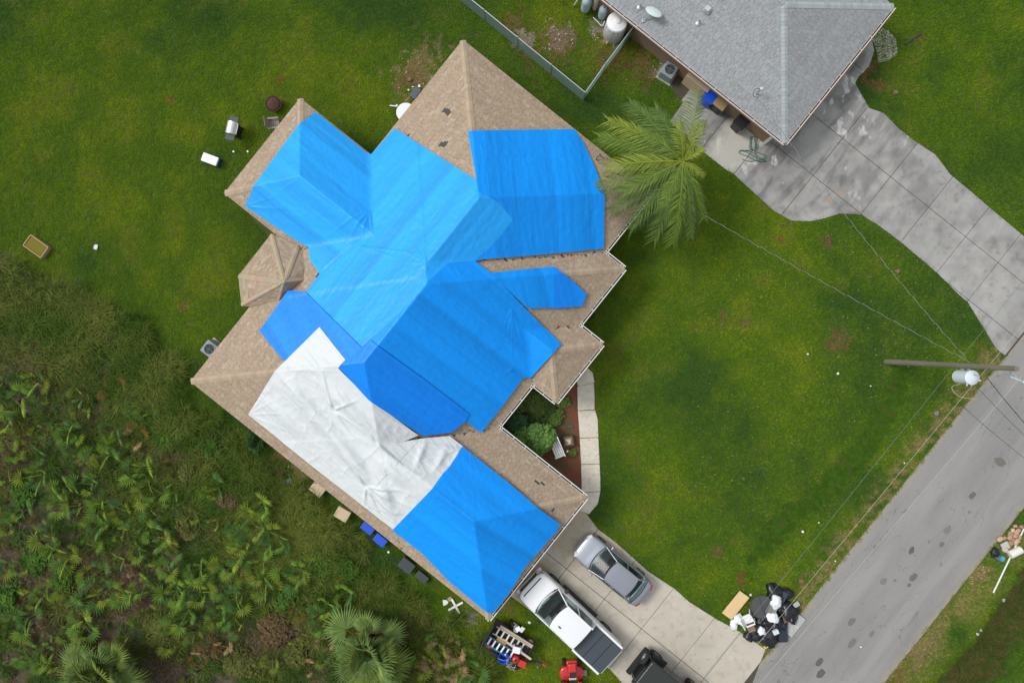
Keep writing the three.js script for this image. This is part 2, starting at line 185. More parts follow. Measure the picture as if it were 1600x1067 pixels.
// ---------- hip roofs: every wing is a rectangle in the house's own u,v metres; the roof is the highest of them ----------
const hipH = (r, s, u, v) => s * Math.min(u - r[0], r[1] - u, v - r[2], r[3] - v);
function shingleRoof(root, rects, slope, eave, tone, capTone, missing, skipSeed, partName = 'roof') {
  const roofH = (u, v) => { let m = -9; for (const r of rects) m = Math.max(m, hipH(r, slope, u, v)); return m; };
  const roof = new THREE.Group(); roof.name = partName; root.add(roof); const q = rngOf(skipSeed), C = Math.cos(Math.atan(slope));
  // deck under the shingles
  const deck = new GB();
  rects.forEach((r, k) => { const [a, b, c, d] = r, y = eave - 0.004 * k - 0.004, w = (b - a) / 2, l = (d - c) / 2, m = Math.min(w, l), h = y + slope * m;
    const p1 = w < l ? [a + w, h, c + m] : [a + m, h, c + l], p2 = w < l ? [a + w, h, d - m] : [b - m, h, c + l];
    const A = [a, y, c], B = [b, y, c], Cc = [b, y, d], D = [a, y, d];
    if (w < l) { deck.tri(A, p1, B); deck.quad(B, p1, p2, Cc); deck.tri(Cc, p2, D); deck.quad(D, p2, p1, A); } else { deck.quad(A, p1, p2, B); deck.tri(B, p2, Cc); deck.quad(Cc, p2, p1, D); deck.tri(D, p1, A); } });
  part('roof_deck', deck.geo(), M(0.075, 0.07, 0.068, 0.95), roof);
  // shingle tabs
  const gb = new GB(), ex = 0.135 * C;
  rects.forEach((r, ri) => { const [a, b, c, d] = r;
    for (let face = 0; face < 4; face++) { const alongU = face < 2, L0 = alongU ? a : c, L1 = alongU ? b : d, depth = (Math.min(b - a, d - c)) / 2;
      for (let row = 0; row * ex < depth; row++) { const d0 = row * ex - (row ? 0 : 0.03), d1 = (row + 1) * ex + 0.02; let s = L0 - q() * 0.3; const rowTone = 0.97 + 0.06 * q();
        while (s < L1) { const wdt = 0.19 + 0.17 * q(), s0 = s, s1 = s + wdt - 0.006 - 0.012 * q(); s += wdt; const sm = (s0 + s1) / 2, dm = row * ex + ex / 2; if (sm - L0 < dm - 0.06 || L1 - sm < dm - 0.06) continue;
          const at = (S, D) => alongU ? (face === 0 ? [S, c + D] : [S, d - D]) : (face === 2 ? [a + D, S] : [b - D, S]);
          const [mu, mv] = at(sm, dm), hm = slope * dm; let top = true; for (let k = 0; k < rects.length; k++) { const o = hipH(rects[k], slope, mu, mv); if (o > hm + 0.012 || (k < ri && o > hm - 0.004)) { top = false; break; } } if (!top) continue;
          if (missing && missing(mu, mv)) continue;
          const e0 = Math.max(s0, L0 + d0 - 0.02), e1 = Math.min(s1, L1 - d0 + 0.02), f0 = Math.max(s0, L0 + d1 - 0.05), f1 = Math.min(s1, L1 - d1 + 0.05); if (e1 <= e0 || f1 <= f0) continue;
          const y0 = eave + slope * d0 + 0.016, y1 = eave + slope * d1 + 0.003, P3 = (S, D, y) => { const [u, v] = at(S, D); return [u, y, v]; };
          const t = rowTone * (0.92 + 0.16 * q()), hue = q(), col = tone(t, hue); const A = P3(e0, d0, y0), B = P3(e1, d0, y0), Cc = P3(f1, d1, y1), D = P3(f0, d1, y1), A2 = P3(e0, d0, y0 - 0.018), B2 = P3(e1, d0, y0 - 0.018);
          gb.quad(A, B, Cc, D, col); gb.quad(A2, B2, B, A, col); } } } });
  const sh = part('shingles', gb.geo(), VC(0.93), roof); sh.userData.kind = 'stuff';
  // overlapping cap pieces on hips and ridges
  const cap = new GB();
  const run = (u0, v0, u1, v1, ri, hip) => { const L = Math.hypot(u1 - u0, v1 - v0), n = Math.max(1, Math.round(L / (hip ? 0.19 : 0.15))), du = (u1 - u0) / L, dv = (v1 - v0) / L, nu = -dv, nv = du, W = 0.17;
    for (let i = 0; i < n; i++) { const p = t => { const u = u0 + (u1 - u0) * t, v = v0 + (v1 - v0) * t; return [u, v, hipH(rects[ri], slope, u, v)]; }; const [mu, mv, mh] = p((i + 0.5) / n); let top = true; for (let k = 0; k < rects.length; k++) if (k !== ri && hipH(rects[k], slope, mu, mv) > mh - 0.006) top = false; if (!top) continue;
      const A = p(i / n), B = p((i + 1.12) / n), drop = hip ? slope * W * 0.7071 : slope * W, col = capTone(0.9 + 0.2 * q());
      const f = ([u, v, h], s, lift) => [u + nu * W * s, eave + h + lift - Math.abs(s) * drop, v + nv * W * s];
      const la = 0.036, lb = 0.020; cap.quad(f(A, 0, la), f(A, 1, la), f(B, 1, lb), f(B, 0, lb), col); cap.quad(f(A, -1, la), f(A, 0, la), f(B, 0, lb), f(B, -1, lb), col); cap.quad(f(A, 0, la - 0.02), f(A, 1, la - 0.02), f(A, 1, la), f(A, 0, la), col); cap.quad(f(A, -1, la - 0.02), f(A, 0, la - 0.02), f(A, 0, la), f(A, -1, la), col); } };
  rects.forEach((r, ri) => { const [a, b, c, d] = r, w = (b - a) / 2, l = (d - c) / 2, m = Math.min(w, l), p1 = w < l ? [a + w, c + m] : [a + m, c + l], p2 = w < l ? [a + w, d - m] : [b - m, c + l];
    run(a, c, ...p1, ri, true); run(b, c, ...(w < l ? p1 : p2), ri, true); run(b, d, ...p2, ri, true); run(a, d, ...(w < l ? p2 : p1), ri, true); if (Math.hypot(p1[0] - p2[0], p1[1] - p2[1]) > 0.2) run(...p1, ...p2, ri, false); });
  const cp = part('ridge_caps', cap.geo(), VC(0.92), roof); cp.userData.kind = 'stuff';
  return { roof, roofH };
}
function insetRect(poly, d) { // inset of a right-angled outline
  const n = poly.length, area = poly.reduce((s, p, i) => { const q = poly[(i + 1) % n]; return s + p[0] * q[1] - q[0] * p[1]; }, 0), sg = area > 0 ? 1 : -1;
  return poly.map((p, i) => { const a = poly[(i + n - 1) % n], b = poly[(i + 1) % n]; const n1 = [-(p[1] - a[1]), p[0] - a[0]], n2 = [-(b[1] - p[1]), b[0] - p[0]], l1 = Math.hypot(...n1), l2 = Math.hypot(...n2); return [p[0] + sg * d * (n1[0] / l1 + n2[0] / l2), p[1] + sg * d * (n1[1] / l1 + n2[1] / l2)]; });
}
function gutter(root, a, b, y, out, white, dark) { // open trough along an eave: back, floor, front lip and hangers
  const [ux, uz] = [b[0] - a[0], b[1] - a[1]], L = Math.hypot(ux, uz), ang = -Math.atan2(uz, ux), mx = (a[0] + b[0]) / 2, mz = (a[1] + b[1]) / 2, nx = out[0], nz = out[1];
  const put = (w, h, off, dy, ww = L) => T(new THREE.BoxGeometry(ww, h, w), 0, 0, 0, 0, ang).translate(mx + nx * off, y + dy, mz + nz * off);
  const m = part('gutter', [put(0.012, 0.11, 0.012, -0.06), put(0.11, 0.012, 0.065, -0.115), put(0.045, 0.11, 0.125, -0.055)], white, root);
  const n = Math.max(1, Math.round(L / 0.9)); for (let i = 0; i <= n; i++) { const t = (i + 0.3) / (n + 0.6); part('hanger', T(new THREE.BoxGeometry(0.03, 0.012, 0.13), 0, 0, 0, 0, ang).translate(a[0] + ux * t + nx * 0.065, y - 0.004, a[1] + uz * t + nz * 0.065), white, m); }
  part('dark_strip', put(0.085, 0.02, 0.065, -0.085, L - 0.1), dark, m); return m;  // dark strip along the trough floor, darkening the inside of the gutter
}
// ---------- the tarped house ----------
const EAVE = 2.7, KE = (ALT - EAVE) / FOC, SLOPE = 0.5;
const hu = U => (U - 957.7) * KE, hv = V => (V + 82.2) * KE;
const MAINR = [[604, 984, -402, 120], [604, 1024, -281, 280], [760, 1200, 36, 280], [462, 800, -172, 17], [900, 1071, -167, -51]].map(([a, b, c, d]) => [hu(a), hu(b), hv(c), hv(d)]);
const house = thing('house', 'large tan shingled house with hipped wings, its roof half covered by tarps', 'house', [0, 0, 0], turnU);
const tan = (t, h) => h < 0.08 ? [0.42 * t, 0.345 * t, 0.26 * t] : h < 0.3 ? [0.36 * t, 0.275 * t, 0.197 * t] : [0.39 * t, 0.302 * t, 0.217 * t];
const lostTabs = [[690, 230], [693, 227], [695, 168], [698, 172], [635, 207], [496, 425], [492, 431], [843, 761], [849, 760], [868, 804], [724, 925]].map(([x, y]) => { const p = P(x, y, 4); return [p.x * CU + p.z * SU, -p.x * SU + p.z * CU]; });
const { roof: mainRoof, roofH } = shingleRoof(house, MAINR, SLOPE, EAVE, tan, t => [0.42 * t, 0.33 * t, 0.235 * t], (u, v) => lostTabs.some(([a, b]) => Math.abs(u - a) < 0.13 && Math.abs(v - b) < 0.09), 11);
{
  const o = [[604, -402], [984, -402], [984, -281], [1024, -281], [1024, -167], [1071, -167], [1071, -51], [1024, -51], [1024, 36], [1200, 36], [1200, 280], [604, 280], [604, 17], [462, 17], [462, -172], [604, -172]].map(([a, b]) => [hu(a), hv(b)]);
  part('soffit', prism(insetRect(o, 0.02), EAVE - 0.19, EAVE - 0.175), M(0.6, 0.58, 0.54), house);
  part('wall', prism(insetRect(o, 0.5), 0, EAVE - 0.19), M(0.55, 0.5, 0.42, 0.9), house);
  const fw = M(0.72, 0.70, 0.66, 0.6), dk = M(0.045, 0.035, 0.028, 1), ft = M(0.42, 0.36, 0.28, 0.7);
  const gut = new Set([1, 2, 3, 4, 5, 6, 7, 8, 9]);
  o.forEach((p, i) => { const b = o[(i + 1) % o.length], dx = b[0] - p[0], dz = b[1] - p[1], L = Math.hypot(dx, dz), out = [dz / L, -dx / L];
    part('fascia', T(new THREE.BoxGeometry(L - 0.04, 0.17, 0.025), 0, 0, 0, 0, -Math.atan2(dz, dx)).translate((p[0] + b[0]) / 2 - out[0] * 0.02, EAVE - 0.09, (p[1] + b[1]) / 2 - out[1] * 0.02), gut.has(i) ? fw : ft, house);
    if (gut.has(i)) gutter(house, p, b, EAVE + 0.02, out, fw, dk); });
  const gd = thing('garage_door', 'white panelled garage door under the eave of the tarped house', 'garage door', (() => { const [x, z] = uvw(hu(1200) - 0.52, (hv(36) + hv(280)) / 2); return [x, 0, z]; })(), turnU);
  for (let i = 0; i < 4; i++) part('panel', rbox(0.05, 0.52, 4.8, 0.02, 0.06, 0.3 + i * 0.54, 0), fw, gd);
  // the low polygonal roof in the inner corner of the two rear wings
  const lo = (px, py, h) => { const p = P(px, py, h); return [p.x * CU + p.z * SU, h, -p.x * SU + p.z * CU]; };
  const ring = [[424, 365], [372, 431], [377, 478], [434, 478], [490, 436], [487, 412], [466, 384]].map(([x, y], i) => lo(x, y, [2.74, 2.74, 2.74, 3.02, 3.1, 3.0, 2.86][i])), ap = lo(444, 441, 4.05);
  const bay = new THREE.Group(); bay.name = 'bay_roof'; house.add(bay); const dg = new GB(), sg = new GB(), cg = new GB(), q = rngOf(5);
  const lerp = (a, b, t) => a.map((x, i) => x + (b[i] - x) * t);
  ring.forEach((a, i) => { const b = ring[(i + 1) % ring.length]; dg.tri(a, ap, b); const hgt = Math.hypot(...[0, 1, 2].map(k => (a[k] + b[k]) / 2 - ap[k])), rows = Math.round(hgt / 0.135), wid = Math.hypot(...[0, 1, 2].map(k => a[k] - b[k]));
    for (let r = 0; r < rows; r++) { const t0 = r / rows, t1 = (r + 1.12) / rows; const w = wid * (1 - t0), n = Math.max(1, Math.round(w / 0.27)); const off = q() * 0.5; for (let k = -1; k < n; k++) { const s0 = Math.max(0, (k + off) / n), s1 = Math.min(1, (k + 1 + off) / n - 0.02 / n); if (s1 - s0 < 0.02) continue; const pt = (s, t, l) => { const e = lerp(lerp(a, b, s), ap, Math.min(t, 1)); return [e[0], e[1] + l, e[2]]; }; const c = tan(0.84 + 0.3 * q(), q()); sg.quad(pt(s0, t0, 0.02), pt(s1, t0, 0.02), pt(s1, t1, 0.006), pt(s0, t1, 0.006), c); sg.quad(pt(s0, t0, 0.002), pt(s1, t0, 0.002), pt(s1, t0, 0.02), pt(s0, t0, 0.02), c); } }
    const n = 11, L = lerp(a, ap, 0.5); const tx = b[0] - a[0], tz = b[2] - a[2]; const pv = ring[(i + ring.length - 1) % ring.length];
    const d1 = [(b[0] - a[0]) / wid, (b[1] - a[1]) / wid, (b[2] - a[2]) / wid], w2 = Math.hypot(pv[0] - a[0], pv[1] - a[1], pv[2] - a[2]), d2 = [(pv[0] - a[0]) / w2, (pv[1] - a[1]) / w2, (pv[2] - a[2]) / w2];
    if (i !== 5) for (let k = 0; k < n; k++) { const A = lerp(a, ap, k / n), B = lerp(a, ap, Math.min(1, (k + 1.15) / n)), col = [0.42, 0.335, 0.24].map(x => x * (0.88 + 0.24 * q())), W = 0.15 * Math.min(1, (n - k) / 3), f = (p, d, l) => [p[0] + (d ? d[0] * W : 0), p[1] + (d ? d[1] * W : 0) + l, p[2] + (d ? d[2] * W : 0)]; cg.quad(f(A, null, 0.075), f(A, d1, 0.06), f(B, d1, 0.045), f(B, null, 0.06), col); cg.quad(f(A, d2, 0.06), f(A, null, 0.075), f(B, null, 0.06), f(B, d2, 0.045), col); } });
  part('bay_deck', dg.geo(), M(0.075, 0.07, 0.068, 0.95), bay); const s1 = part('shingles', sg.geo(), VC(0.93), bay); s1.userData.kind = 'stuff'; const s2 = part('ridge_caps', cg.geo(), VC(0.92), bay); s2.userData.kind = 'stuff';
  part('bay_fascia', ring.slice(0, 3).map((p, i) => beam([p[0], p[1] - 0.09, p[2]], [ring[i + 1][0], ring[i + 1][1] - 0.09, ring[i + 1][2]], 0.03, 0.16)), ft, bay);
  part('bay_wall', prism(ring.map(p => [p[0] * 0.9 + ap[0] * 0.1, p[2] * 0.9 + ap[2] * 0.1]), 0, 2.6), M(0.55, 0.5, 0.42, 0.9), bay);
}
// ---------- tarps ----------
const stripe = (u, n, s) => { const x = u * n, i = Math.floor(x), f = smooth(0.82, 1, x - i); return hash2(i % n, s) * (1 - f) + hash2((i + 1) % n, s) * f; };
const tarpWeave = tex(1024, 1024, (u, v) => { const band = 0.7 * stripe(u, 14, 3) + 0.3 * fbm(u * 9, v * 0.6, 2), b2 = stripe(u, 61, 8), wv = 0.97 + 0.05 * hash2(Math.floor(u * 512), Math.floor(v * 40)), m = 0.76 + 0.22 * band + 0.09 * b2 + 0.10 * (fbm(u * 40, v * 4, 2) - 0.5); const k = m * wv; return [k, k, k]; });
const crumple = tex(1024, 1024, (u, v) => { const w = (x, y, s) => Math.abs(fbm(x * s, y * s, 3) - 0.5) * 2; const a = 1 - w(u + 0.06 * fbm(u * 6, v * 6, 2), v, 9), b = 1 - w(u * 2.4, v * 0.6 + 3, 8), c = fbm(u * 26, v * 9, 3); const k = 0.45 * Math.pow(a, 3) + 0.4 * Math.pow(b, 4) + 0.25 * c; return [k, k, k]; }, false);
// lay a sheet, outlined in picture pixels, over the roof: clip it into cells, lift each vertex to the roof, fold and crease it
const layPts = (poly) => poly.map(([x, y]) => { let h = 4, u = 0, v = 0; for (let i = 0; i < 30; i++) { const p = P(x, y, h); u = p.x * CU + p.z * SU; v = -p.x * SU + p.z * CU; h = 0.5 * h + 0.5 * (EAVE + roofH(u, v)); } return [u, v]; });
function softRoof(u, v) { const k = 0.14; let m = -9; for (const r of MAINR) { const h = hipH(r, SLOPE, u, v); if (m < -8) { m = h; continue; } const t = Math.max(k - Math.abs(m - h), 0) / k; m = Math.max(m, h) + t * t * k * 0.25; } return m; }
const TARPS = [];
function tarp(name, label, px, mat, o = {}) {
  const poly = layPts(px), cell = o.cell || 0.055, us = poly.map(p => p[0]), vs = poly.map(p => p[1]), u0 = Math.floor(Math.min(...us) / cell), u1 = Math.ceil(Math.max(...us) / cell), v0 = Math.floor(Math.min(...vs) / cell), v1 = Math.ceil(Math.max(...vs) / cell);
  const lift = 0.115 + 0.016 * TARPS.length, fold = 0.6 * (o.fold || 0.012), pos = [], uv = [], idx = [], key = new Map(), rot = o.rot || 0;
  const creases = (o.creases || []).map(([ax, ay, bx, by, h, w]) => [...layPts([[ax, ay]])[0], ...layPts([[bx, by]])[0], h, w]);
  const bumps = (o.bumps || []).map(([x, y, h, w, w2, ang]) => [...layPts([[x, y]])[0], h, w, w2 || w, ang || 0]);
  const H = (u, v) => { const e = Math.min(1, distPoly(poly, u, v) / 0.5); let h = softRoof(u, v) + lift;  const su = u * Math.cos(rot) + v * Math.sin(rot), sv = -u * Math.sin(rot) + v * Math.cos(rot);
    h += fold * (0.3 + 0.7 * e) * ((1 - Math.abs(2 * fbm(su * 0.9 + 9, sv * 3.1, 3) - 1)) - 0.3) * 1.6 + fold * 1.2 * (fbm(su * 0.6, sv * 0.9 + 30, 2) - 0.3) + 0.012 * noise(u * 6, v * 6);
    for (const [a, b, c, d, hh, w] of creases) { const dx = c - a, dy = d - b, t = Math.min(1, Math.max(0, ((u - a) * dx + (v - b) * dy) / (dx * dx + dy * dy))), q = Math.hypot(u - a - dx * t, v - b - dy * t); h += 0.6 * hh * Math.exp(-(q / w / 0.7) * (q / w / 0.7)) * (1 - 0.85 * t) * smooth(0, 0.22, t); }
    for (const [a, b, hh, w, w2, an] of bumps) { const x = (u - a) * Math.cos(an) + (v - b) * Math.sin(an), y = -(u - a) * Math.sin(an) + (v - b) * Math.cos(an); h += 0.6 * hh * Math.exp(-(x * x) / (w * w) - (y * y) / (w2 * w2)) * e; }
    return EAVE + Math.max(h, roofH(u, v) + lift * 0.75); };
  const vert = (u, v) => { const k = Math.round(u * 2000) + '_' + Math.round(v * 2000); let i = key.get(k); if (i === undefined) { i = pos.length / 3; pos.push(u, H(u, v), v); const su = u * Math.cos(rot) + v * Math.sin(rot), sv = -u * Math.sin(rot) + v * Math.cos(rot); uv.push(sv / 9 + TARPS.length * 0.37, su / 9); key.set(k, i); } return i; };
  const edge = poly.map((p, i) => [p, poly[(i + 1) % poly.length]]);
  for (let j = v0; j < v1; j++) for (let i = u0; i < u1; i++) { const a = i * cell, b = a + cell, c = j * cell, d = c + cell; const far = distPoly(poly, a + cell / 2, c + cell / 2) > cell;
    if (far) { if (!inside(poly, a + cell / 2, c + cell / 2)) continue; const A = vert(a, c), B = vert(b, c), C = vert(b, d), D = vert(a, d); ((i + j) & 1) ? idx.push(A, D, B, B, D, C) : idx.push(A, D, C, A, C, B); continue; }
    let q = poly; q = clipHalf(q, 1, 0, b); q = clipHalf(q, -1, 0, -a); q = clipHalf(q, 0, 1, d); q = clipHalf(q, 0, -1, -c); if (q.length < 3) continue;
    const cont = q.map(p => new THREE.Vector2(...p)); for (const t of THREE.ShapeUtils.triangulateShape(cont, [])) { const [x, y, z] = t.map(n => vert(q[n][0], q[n][1])); if (x === y || y === z || x === z) continue; const ar = (q[t[1]][0] - q[t[0]][0]) * (q[t[2]][1] - q[t[0]][1]) - (q[t[2]][0] - q[t[0]][0]) * (q[t[1]][1] - q[t[0]][1]); ar > 0 ? idx.push(x, z, y) : idx.push(x, y, z); } }
  const g = new THREE.BufferGeometry(); g.setAttribute('position', new THREE.Float32BufferAttribute(pos, 3)); g.setAttribute('uv', new THREE.Float32BufferAttribute(uv, 2)); g.setIndex(idx); g.computeVertexNormals();
  TARPS.push(poly); const m = part(numbered(name), g, mat, scene); m.rotation.y = turnU; return tag(m, label, 'tarp', 'storm tarps on the roof');
}
const tarpMat = (r, g, b, rough, bs) => M(r, g, b, rough, { map: tarpWeave, bumpMap: crumple, bumpScale: bs, specularIntensity: 0.6, key: 'tarp' + r + b + g });
const blueLit = tarpMat(0.02, 0.39, 0.97, 0.42, 0.014), blueShade = tarpMat(0.002, 0.31, 0.97, 0.42, 0.014), blueC = tarpMat(0.01, 0.265, 0.92, 0.42, 0.014), whiteT = M(0.655, 0.69, 0.695, 0.55, { bumpMap: crumple, bumpScale: 0.07, specularIntensity: 0.5, key: 'whitetarp' });  // first blue has west-slope sky sheen in its colour, second the shaded east slopes
const fan = (x, y, list, h, w) => list.map(([a, b]) => [x, y, a, b, h, w]);
tarp('blue_tarp', 'wide blue tarp over the rear wing beside the grill and fire pit', [[494, 176], [467, 196], [434, 240], [400, 287], [384, 323], [461, 375], [483, 387], [485, 407], [501, 429], [535, 405], [590, 358], [583, 243], [573, 239]], blueLit, { rot: 0, fold: 0.03, creases: [...fan(384, 323, [[440, 305], [470, 330], [430, 330]], 0.05, 0.06), ...fan(578, 330, [[545, 380], [560, 395], [530, 395], [585, 380], [510, 372]], 0.08, 0.07), ...fan(500, 425, [[530, 395], [550, 380]], 0.05, 0.06), [470, 290, 484, 375, 0.06, 0.05], [468, 280, 440, 298, 0.05, 0.06]] });
tarp('blue_tarp', 'largest blue tarp, draped across the main ridge at the middle of the house', [[500, 429], [535, 403], [584, 356], [580, 243], [617, 202], [682, 243], [746, 283], [762, 292], [806, 343], [775, 385], [742, 410], [700, 414], [668, 444], [640, 480], [596, 536], [563, 543], [478, 457]], blueLit, { rot: 1.5708, fold: 0.03, creases: [...fan(668, 412, [[630, 392], [640, 380], [628, 410], [645, 425], [655, 375], [690, 420], [660, 450]], 0.06, 0.06), ...fan(560, 385, [[600, 395], [660, 398], [620, 404], [540, 405]], 0.06, 0.06), [770, 298, 804, 342, 0.05, 0.05]] });
tarp('blue_tarp', 'bright blue tarp with a curved edge, on the wing beside the feathery palm', [[731, 207], [815, 204], [897, 203], [912, 225], [928, 260], [944, 300], [943, 389], [850, 398], [752, 406], [740, 409], [775, 380], [802, 345], [780, 318], [748, 300], [744, 280]], blueShade, { rot: 0.8, fold: 0.026, creases: [[790, 212, 812, 245, 0.04, 0.05], [775, 305, 803, 340, 0.05, 0.05], [750, 215, 765, 290, 0.03, 0.05]] });
tarp('blue_tarp', 'blue tarp down the front slope, reaching onto the entry porch roof', [[664, 446], [700, 412], [742, 408], [768, 427], [820, 482], [877, 537], [864, 552], [829, 590], [818, 590], [787, 632], [752, 676], [727, 657], [732, 645], [660, 590], [580, 530], [640, 475]], blueShade, { rot: 0, fold: 0.026, creases: [...fan(800, 480, [[792, 540], [800, 565], [806, 540], [815, 530], [785, 520]], 0.06, 0.05), ...fan(832, 490, [[845, 520], [862, 535]], 0.05, 0.05), ...fan(804, 574, [[770, 595], [785, 590]], 0.04, 0.05)] });
tarp('blue_tarp', 'small sky blue tarp on the stepped corner above the porch', [[766, 427], [830, 420], [868, 417], [870, 481], [824, 482]], blueShade, { rot: 0.6, fold: 0.012 });
tarp('blue_tarp', 'little royal blue tarp scrap at the stepped corner facing the lawn', [[866, 418], [893, 438], [916, 460], [909, 479], [866, 482]], tarpMat(0.003, 0.265, 0.95, 0.42, 0.012), { rot: 0.6, fold: 0.012 });
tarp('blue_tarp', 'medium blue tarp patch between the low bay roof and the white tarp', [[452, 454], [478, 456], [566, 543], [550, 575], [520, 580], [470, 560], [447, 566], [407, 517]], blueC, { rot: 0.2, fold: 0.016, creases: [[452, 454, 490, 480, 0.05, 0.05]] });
tarp('white_tarp', 'big white tarp, puckered and sagging, over the long rear slope', [[501, 511], [541, 562], [530, 575], [577, 622], [655, 679], [634, 688], [612, 692], [660, 684], [703, 680], [726, 698], [676, 766], [617, 826], [500, 735], [390, 647], [434, 577]], whiteT, { rot: 0.08, fold: 0.04,  bumps: [[505, 660, 0.6, 2.0, 0.42, 0.12], [548, 638, 0.55, 1.6, 0.36, 0.1], [558, 722, 0.65, 1.5, 0.36, 0.2], [604, 772, 0.5, 1.0, 0.4, 0.5], [614, 735, 0.5, 1.1, 0.36, 0.1], [468, 612, 0.4, 1.1, 0.36, 0.1], [450, 655, 0.35, 1.3, 0.35, 0.1], [690, 715, 0.2, 0.5, 0.2, 1.4], [660, 705, 0.2, 0.6, 0.15, 1.2], [530, 770, 0.3, 1.4, 0.3, 0.05]],
  creases: [...fan(574, 757, [[545, 720], [530, 690], [600, 815], [612, 800], [570, 790], [625, 765], [640, 790]], 0.32, 0.10), ...fan(523, 640, [[495, 590], [505, 580], [560, 625], [580, 680], [555, 685]], 0.28, 0.09), ...fan(390, 647, [[440, 620], [455, 645], [430, 600], [470, 680]], 0.08, 0.06), ...fan(588, 690, [[670, 762], [630, 725], [560, 650]], 0.22, 0.08), ...fan(720, 700, [[650, 690], [660, 720], [640, 700], [690, 745]], 0.14, 0.06), ...fan(655, 678, [[600, 650], [610, 670], [590, 640]], 0.12, 0.06), ...fan(436, 577, [[530, 580], [500, 572]], 0.08, 0.07)] });
tarp('blue_tarp', 'dark royal blue tarp strip beside the upper edge of the white tarp', [[580, 530], [660, 590], [734, 646], [728, 657], [708, 674], [690, 677], [661, 680], [577, 624], [531, 574]], tarpMat(0.002, 0.255, 0.95, 0.42, 0.012), { rot: 0, fold: 0.014, creases: [[580, 531, 560, 560, 0.04, 0.05]] });
tarp('blue_tarp', 'blue tarp wrapped over the garage end of the roof above the parked vehicles', [[723, 696], [800, 757], [875, 817], [868, 830], [822, 882], [795, 925], [770, 956], [757, 951], [704, 907], [660, 862], [614, 826], [674, 764]], blueShade, { rot: 0, fold: 0.028, creases: [...fan(674, 766, [[720, 800], [700, 740], [735, 812]], 0.05, 0.06), [737, 812, 770, 845, 0.04, 0.05], ...fan(735, 700, [[738, 745], [750, 740]], 0.03, 0.05)] });
// ---------- the neighbour's grey house ----------
const KN = (ALT - 2.5) / FOC, nu = U => (U - 957.7) * KN, nv = V => (V + 82.2) * KN;
const NR = [nu(1098) - 26, nu(1098), nv(-864), nv(-591)];
const nHouse = thing('neighbour_house', 'brown walled bungalow with a weathered grey hip roof', 'house', [0, 0, 0], turnU);
const grey = (t, h) => h < 0.15 ? [0.30 * t, 0.31 * t, 0.31 * t] : [0.315 * t, 0.33 * t, 0.335 * t];
const { roofH: nRoofH } = shingleRoof(nHouse, [NR], 0.372, 2.5, grey, t => [0.36 * t, 0.39 * t, 0.40 * t], null, 23);
{
  const [a, b, c, d] = NR, wp = M(0.62, 0.5, 0.42, 0.7), br = M(0.07, 0.035, 0.025, 0.8), wall = M(0.27, 0.185, 0.115, 0.92), tanW = M(0.55, 0.42, 0.28, 0.9);
  part('wall', prism([[a + 0.4, c + 0.5], [b - 0.62, c + 0.5], [b - 0.62, d - 0.42], [a + 0.4, d - 0.42]], 0, 2.34), wall, nHouse);
  part('soffit', prism([[a + 0.02, c + 0.02], [b - 0.02, c + 0.02], [b - 0.02, d - 0.02], [a + 0.02, d - 0.02]], 2.34, 2.355), M(0.3, 0.22, 0.16), nHouse);
  part('corner_board', box(0.16, 2.3, 0.1, b - 0.60, 1.15, d - 0.40), M(0.72, 0.7, 0.66), nHouse);
  for (const [p, q, out] of [[[a, d], [b, d], [0, 1]], [[b, d], [b, c], [1, 0]]]) { gutter(nHouse, p, q, 2.52, out, M(0.66, 0.56, 0.5, 0.6), br); }
  part('lower_wall_panel', box(1.5, 1.1, 0.25, b - 5.6, 0.55, d - 0.3), tanW, nHouse);
  part('garage_door', box(0.05, 2.1, 4.6, b - 0.58, 1.05, (c + d) / 2), M(0.6, 0.57, 0.52), nHouse);
}
const onN = (px, py, dh = 0) => { let h = 3; for (let i = 0; i < 20; i++) { const p = P(px, py, h); h = 0.5 * h + 0.5 * (2.5 + nRoofH(p.x * CU + p.z * SU, -p.x * SU + p.z * CU)); } return P(px, py, h + dh); };
// ---------- materials shared by small things ----------
const steel = M(0.62, 0.63, 0.64, 0.3, { metalness: 0.9 }), galv = M(0.5, 0.52, 0.54, 0.45, { metalness: 0.7 }), blackP = M(0.018, 0.019, 0.021, 0.5), rubber = M(0.02, 0.02, 0.021, 0.9), whiteP = M(0.8, 0.81, 0.82, 0.4), tanP = M(0.55, 0.43, 0.28, 0.6), blueP = M(0.01, 0.08, 0.62, 0.4), redP = M(0.52, 0.018, 0.014, 0.35, { clearcoat: 0.6 }), darkG = M(0.045, 0.055, 0.06, 0.55), woodM = M(0.5, 0.36, 0.2, 0.8), greyWood = M(0.28, 0.25, 0.21, 0.9), bagBlack = M(0.012, 0.014, 0.02, 0.32), bagWhite = M(0.78, 0.8, 0.85, 0.4);
const glassM = new THREE.MeshPhysicalMaterial({ roughness: 0.14, specularIntensity: 0.35, transmission: 1, thickness: 0, side: THREE.DoubleSide, ior: 1.5 }); glassM.color.setRGB(0.55, 0.66, 0.63);
const at = (px, py, h = 0) => P(px, py, h);
function lump(r, sy, seed, detail = 3) { const g = new THREE.IcosahedronGeometry(1, detail), p = g.attributes.position; for (let i = 0; i < p.count; i++) { const v = new THREE.Vector3().fromBufferAttribute(p, i).normalize(), n = 1 + 1.5 * (fbm(v.x * 1.3 + seed, v.z * 1.3 + v.y, 2) - 0.5) + 0.45 * (1 - Math.abs(2 * fbm(v.x * 3 + seed * 3, v.z * 3 - v.y * 3, 3) - 1)) - 0.25; p.setXYZ(i, v.x * n * r, Math.max(-0.9, v.y * n) * r * sy + r * sy * 0.8, v.z * n * r); } const q = mergeVertices(g.deleteAttribute('normal').deleteAttribute('uv'), 1e-3); q.computeVertexNormals(); return q; }
